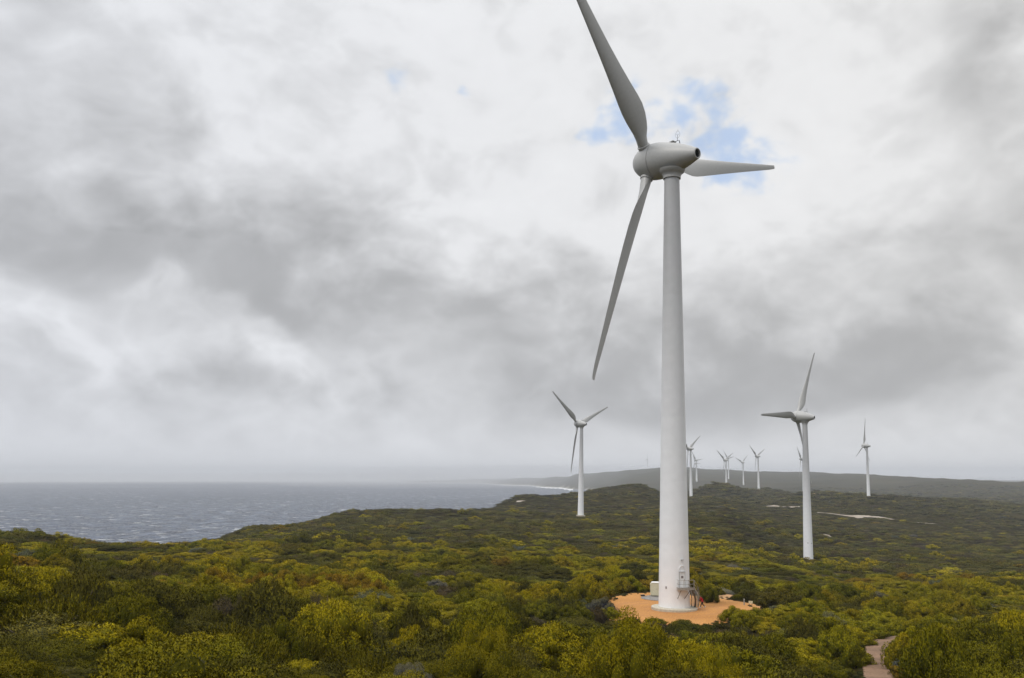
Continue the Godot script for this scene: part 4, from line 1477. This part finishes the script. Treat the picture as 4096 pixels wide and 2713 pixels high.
# bones: [from, to, radius at from, radius at to]; a smooth union of tapered capsules meshed as surface nets
func flesh(s: Shape, bones: Array, cell: float, blend: float) -> void:
	var box := AABB(bones[0][0], Vector3.ZERO)
	for b in bones:
		var r: float = maxf(b[2], b[3]) + cell * 2.0
		box = box.merge(AABB(b[0] - Vector3.ONE * r, Vector3.ONE * r * 2.0)).merge(AABB(b[1] - Vector3.ONE * r, Vector3.ONE * r * 2.0))
	var nx := int(box.size.x / cell) + 2
	var ny := int(box.size.y / cell) + 2
	var nz := int(box.size.z / cell) + 2
	var field := PackedFloat32Array()
	field.resize(nx * ny * nz)
	for k in nz:
		for j in ny:
			for i in nx:
				field[(k * ny + j) * nx + i] = distance(box.position + Vector3(i, j, k) * cell, bones, blend)
	var index := {}
	for k in nz - 1:
		for j in ny - 1:
			for i in nx - 1:
				var sum := Vector3.ZERO
				var hits := 0
				for e in 12:
					var axis := e / 4
					var o := Vector3i.ZERO
					o[(axis + 1) % 3] = e & 1
					o[(axis + 2) % 3] = (e >> 1) & 1
					var p := Vector3i(i, j, k) + o
					var q := p
					q[axis] += 1
					var a := field[(p.z * ny + p.y) * nx + p.x]
					var b := field[(q.z * ny + q.y) * nx + q.x]
					if (a < 0.0) != (b < 0.0):
						sum += Vector3(p) + Vector3(q - p) * (a / (a - b))
						hits += 1
				if hits:
					var at := box.position + sum / hits * cell
					var h := cell * 0.5
					var g := Vector3(distance(at + Vector3(h, 0, 0), bones, blend) - distance(at - Vector3(h, 0, 0), bones, blend), distance(at + Vector3(0, h, 0), bones, blend) - distance(at - Vector3(0, h, 0), bones, blend), distance(at + Vector3(0, 0, h), bones, blend) - distance(at - Vector3(0, 0, h), bones, blend))
					index[Vector3i(i, j, k)] = s.point(at, g.normalized())
	for k in range(1, nz - 1):
		for j in range(1, ny - 1):
			for i in range(1, nx - 1):
				for axis in 3:
					var p := Vector3i(i, j, k)
					var q := p
					q[axis] += 1
					if (field[(p.z * ny + p.y) * nx + p.x] < 0.0) == (field[(q.z * ny + q.y) * nx + q.x] < 0.0):
						continue
					var u := Vector3i.ZERO
					u[(axis + 1) % 3] = 1
					var w := Vector3i.ZERO
					w[(axis + 2) % 3] = 1
					var c := [index.get(p - u - w), index.get(p - w), index.get(p), index.get(p - u)]
					if c.has(null):
						continue
					s.tri(c[0], c[1], c[2])
					s.tri(c[0], c[2], c[3])


func distance(p: Vector3, bones: Array, blend: float) -> float:
	var d := 10.0
	for b in bones:
		var a: Vector3 = b[0]
		var ab: Vector3 = b[1] - a
		var t := clampf((p - a).dot(ab) / maxf(ab.length_squared(), 1e-8), 0, 1)
		var e := p.distance_to(a + ab * t) - lerpf(b[2], b[3], t)
		var h := clampf(0.5 + 0.5 * (d - e) / blend, 0, 1)
		d = lerpf(d, e, h) - blend * h * (1.0 - h)
	return d


func grown(bones: Array, by: float) -> Array:
	var out := []
	for b in bones:
		out.append([b[0], b[1], b[2] + by, b[3] + by])
	return out


func hand(s: Shape, wrist: Vector3, dir: Vector3, palm_side: Vector3) -> void:
	# palm, four fingers of different length and a thumb, loosely curled
	var across := dir.cross(palm_side).normalized()
	var knuckles := wrist + dir * 0.085
	var bones := [[wrist, knuckles + across * 0.026, 0.024, 0.014], [wrist, knuckles - across * 0.026, 0.024, 0.013], [wrist, knuckles, 0.022, 0.015]]
	var lengths := [0.066, 0.078, 0.073, 0.058]
	for k in 4:
		var root := knuckles + across * (0.030 - 0.020 * k)
		var mid: Vector3 = root + (dir + palm_side * 0.35).normalized() * lengths[k] * 0.5
		var tip: Vector3 = mid + (dir * 0.55 + palm_side).normalized() * lengths[k] * 0.5
		bones.append([root, mid, 0.0095, 0.009])
		bones.append([mid, tip, 0.009, 0.007])
	var thumb := wrist + dir * 0.03 + across * 0.028
	bones.append([thumb, thumb + (dir * 0.6 + across).normalized() * 0.04, 0.012, 0.010])
	bones.append([thumb + (dir * 0.6 + across).normalized() * 0.04, thumb + (dir * 0.6 + across).normalized() * 0.04 + (dir + palm_side * 0.5).normalized() * 0.032, 0.010, 0.008])
	flesh(s, bones, 0.005, 0.008)


func build_person() -> void:
	var o := thing("person", "person in red jacket, dark trousers and white shoes striding past the stair", "person", Vector3(26.3, PAD.y, -131.1))
	# walking towards -x, leaning into the wind; forward = -x, the person's left = +z
	var hip := Vector3(0.0, 0.84, 0)
	var chest := Vector3(-0.14, 1.16, 0)
	var neck := Vector3(-0.20, 1.38, 0)
	var head := Vector3(-0.26, 1.53, 0)
	var legs := []
	var feet_ := []
	for side in [-1.0, 1.0]:
		var joint := hip + Vector3(0.01, -0.03, 0.095 * side)
		var knee := Vector3(-0.18, 0.47, 0.10) if side > 0.0 else Vector3(0.07, 0.44, -0.10)
		var ankle := Vector3(-0.30, 0.10, 0.10) if side > 0.0 else Vector3(0.34, 0.15, -0.10)
		var toe := Vector3(-0.47, 0.075, 0.115) if side > 0.0 else Vector3(0.22, 0.045, -0.115)
		legs.append([joint, knee, 0.085, 0.056])
		legs.append([knee, ankle, 0.056, 0.037])
		feet_.append([ankle + Vector3(0.05, -0.055, 0), ankle + Vector3(0.0, -0.03, 0), 0.034, 0.04])
		feet_.append([ankle + Vector3(0.0, -0.045, 0), toe, 0.04, 0.030])
	var trunk := [[hip + Vector3(0, 0, -0.07), hip + Vector3(0, 0, 0.07), 0.115, 0.115], [hip, chest, 0.115, 0.125], [chest + Vector3(0, 0.06, -0.09), chest + Vector3(0, 0.06, 0.09), 0.105, 0.105]]
	var arms := []
	var wrists := []
	for side in [-1.0, 1.0]:
		var shoulder := neck + Vector3(0.03, -0.06, 0.175 * side)
		var elbow := shoulder + (Vector3(0.18, -0.19, 0.05) if side > 0.0 else Vector3(-0.10, -0.24, -0.05))
		var wrist := elbow + (Vector3(-0.14, -0.17, 0.0) if side > 0.0 else Vector3(-0.21, -0.06, 0.04))
		arms.append([neck + Vector3(0.02, -0.05, 0.06 * side), shoulder, 0.06, 0.062])
		arms.append([shoulder, elbow, 0.052, 0.042])
		arms.append([elbow, wrist, 0.041, 0.028])
		wrists.append([wrist, (wrist - elbow).normalized(), side])
	var skull := [[head + Vector3(0.02, 0.03, 0), head + Vector3(-0.02, 0.02, 0), 0.085, 0.083], [head, head + Vector3(-0.055, -0.075, 0), 0.07, 0.042], [neck + Vector3(0.01, -0.04, 0), head + Vector3(0.01, -0.06, 0), 0.052, 0.05]]
	var body := Shape.new()
	body.tint = Color.WHITE
	flesh(body, trunk + legs + arms + feet_ + skull, 0.022, 0.035)
	# face: nose, lips, ears on a finer grid
	flesh(body, [[head + Vector3(-0.10, 0.0, 0), head + Vector3(-0.118, -0.025, 0), 0.011, 0.014], [head + Vector3(-0.088, -0.058, -0.018), head + Vector3(-0.088, -0.058, 0.018), 0.010, 0.010]], 0.006, 0.008)
	for side in [-1.0, 1.0]:
		flesh(body, [[head + Vector3(0.012, 0.01, 0.085 * side), head + Vector3(0.008, -0.03, 0.082 * side), 0.016, 0.012]], 0.006, 0.008)
	for w in wrists:
		hand(body, w[0], w[1], Vector3(0, 0, -w[2]))
	part("body", body.mesh(), plain(0.36, 0.20, 0.13, 0.6), o)
	var eyes := Shape.new()
	for side in [-1.0, 1.0]:
		flesh(eyes, [[head + Vector3(-0.092, 0.012, 0.030 * side), head + Vector3(-0.0925, 0.012, 0.032 * side), 0.011, 0.011]], 0.005, 0.004)
	part("eyes", eyes.mesh(), plain(0.03, 0.02, 0.02, 0.3), o)
	var s := Shape.new()
	flesh(s, grown(trunk, 0.024) + grown(arms, 0.02), 0.022, 0.04)
	part("jacket", s.mesh(), worn(0.66, 0.014, 0.024, 0.7, 0.2, 0.3, 81), o)
	s = Shape.new()
	flesh(s, grown(legs, 0.016) + [[hip + Vector3(0, -0.02, -0.06), hip + Vector3(0, -0.02, 0.06), 0.13, 0.13]], 0.022, 0.03)
	part("trousers", s.mesh(), plain(0.030, 0.016, 0.018, 0.8), o)
	for k in 2:
		s = Shape.new()
		flesh(s, grown([feet_[k * 2], feet_[k * 2 + 1]], 0.014), 0.012, 0.02)
		part("shoe", s.mesh(), plain(0.82, 0.80, 0.80, 0.6), o)
	s = Shape.new()
	flesh(s, [[head + Vector3(0.035, 0.05, 0), head + Vector3(0.0, 0.065, 0), 0.088, 0.086], [head + Vector3(0.05, 0.02, 0), neck + Vector3(0.075, 0.03, 0), 0.075, 0.045]], 0.012, 0.03)
	part("hair", s.mesh(), plain(0.020, 0.013, 0.010, 0.55), o)


# ------------------------------------------------------------------

func outline(list: Array) -> PackedVector2Array:
	var out := PackedVector2Array()
	for p in list:
		out.append(Vector2(p[0], p[1]))
	return out


func bank(points: Array, kind: String, lift: float, label: String, seed_: int) -> void:
	var line := wobble(outline(points), 3.0, seed_, 3)
	var c := Vector2.ZERO
	for p in line:
		c += p / line.size()
	var r := 0.0
	for p in line:
		r = maxf(r, p.distance_to(c))
	banks.append([line, c, r, kind, lift, label])


func survey() -> void:
	for d in DIST:
		log_dist.append(log(d))
	rough.seed = 19
	rough.frequency = 0.010
	rough.fractal_octaves = 4
	clearing = outline([[11.5, -121.0], [11.3, -129.0], [13.8, -139.5], [16.0, -144.0], [18.7, -147.3], [23.3, -149.0], [27.0, -147.0], [28.8, -142.0], [31.5, -141.5], [34.2, -136.0], [34.8, -131.0], [32.3, -124.5], [27.5, -118.5], [22.0, -115.5], [15.0, -117.0]])
	trails = [
		[outline([[18.4, -47.0], [22.2, -57.0], [25.8, -66.5], [28.5, -74.5], [32.6, -86.0], [36.9, -97.4], [41.5, -107.0], [48.5, -115.0], [58.0, -119.0]]), 0.72, Color(0.25, 0.155, 0.095), "narrow brown dirt footpath between the closest shrubs"],
		[outline([[30.5, -141.0], [34.0, -146.5], [36.5, -152.0], [43.0, -158.0]]), 0.95, Color(0.50, 0.29, 0.13), "pale sandy track leaving the clearing"],
	]
	feet = [Vector2(PAD.x, PAD.z), Vector2(131.0, -416.6), Vector2(449.4, -1175.8), Vector2(239.2, -1246.3), Vector2(32.2, -128.5), Vector2(31.2, -124.5), Vector2(33.0, -132.5)]
	bank([[297, -1097], [308, -1082], [312, -1040], [318, -1030], [319, -1065], [309, -1104]], "", 0.5, "thin pale sand scar on the heath inland of the far knoll", 1)
	bank([[303, -938], [320, -930], [341, -921], [356, -900], [366, -878], [358, -876], [343, -902], [332, -896], [326, -908], [314, -922]], "", 0.5, "long thin streak of white sand on the heath", 2)
	bank([[366, -856], [376, -852], [392, -862], [380, -866]], "", 0.4, "broken pale sand on the heath inland of the long white streak", 3)
	bank([[424, -1300], [436, -1302], [440, -1322], [426, -1322]], "orange", 0.5, "small orange earth patch on the far ridge", 4)
	bank([[200, -600], [203, -601], [205, -614], [202, -616]], "", 0.4, "small pale sand nick below the long white streak", 5)
	bank([[4, -946], [12, -947], [13, -956], [5, -958]], "", 0.5, "pale sand nick on the headland by the ocean", 7)


func build_spray() -> void:
	# salt spray hanging over the surf of the far beach
	var mist := FogVolume.new()
	mist.name = "sea_spray_mist"
	mist.shape = RenderingServer.FOG_VOLUME_SHAPE_ELLIPSOID
	mist.size = Vector3(5200, 240, 7000)
	mist.position = Vector3(300, 60, -8600)
	var m := FogMaterial.new()
	m.density = 0.00011
	m.albedo = Color(0.97, 0.98, 1.0)
	mist.material = m
	mist.set_meta("kind", "stuff")
	mist.set_meta("label", "pale salt spray over the far beach and bay")
	add_child(mist)
	var veil := FogVolume.new()
	veil.name = "ocean_horizon_mist"
	veil.shape = RenderingServer.FOG_VOLUME_SHAPE_ELLIPSOID
	veil.size = Vector3(24000, 190, 9000)
	veil.position = Vector3(-4000, 40, -13600)
	veil.material = m
	veil.set_meta("kind", "stuff")
	veil.set_meta("label", "thin mist over the ocean horizon")
	add_child(veil)


func _ready() -> void:
	rng.seed = 20240
	var camera := Camera3D.new()
	camera.name = "camera"
	camera.position = Vector3(0, EYE, 0)
	camera.rotation_degrees = Vector3(8.53, 0, 0)
	camera.fov = 40.46
	camera.near = 0.5
	camera.far = 40000.0
	add_child(camera)
	camera.current = true
	var sky_mat := PanoramaSkyMaterial.new()
	sky_mat.panorama = build_sky()
	var env := Environment.new()
	env.background_mode = Environment.BG_SKY
	env.sky = Sky.new()
	env.sky.sky_material = sky_mat
	env.background_energy_multiplier = 1.0
	env.tonemap_mode = Environment.TONE_MAPPER_LINEAR
	env.tonemap_exposure = 1.0
	env.sdfgi_enabled = true
	env.ssao_enabled = true
	env.ssil_enabled = true
	env.fog_enabled = true
	env.fog_density = 0.0001
	env.fog_light_color = Color(0.95, 0.97, 1.0)
	env.volumetric_fog_enabled = true
	env.volumetric_fog_density = 0.0
	var around := WorldEnvironment.new()
	around.name = "surroundings"
	around.environment = env
	add_child(around)
	var sun := DirectionalLight3D.new()
	sun.name = "sun"
	sun.light_energy = 0.5
	sun.light_color = Color(1.0, 0.975, 0.94)
	sun.light_angular_distance = 10.0
	sun.shadow_enabled = true
	sun.rotation_degrees = Vector3(-52, -52, 0)
	add_child(sun)
	survey()
	build_land()
	build_spray()
	build_sea()
	build_open_ground()
	build_turbines()
	build_cabinet()
	build_signs()
	build_person()
	build_shrubs()
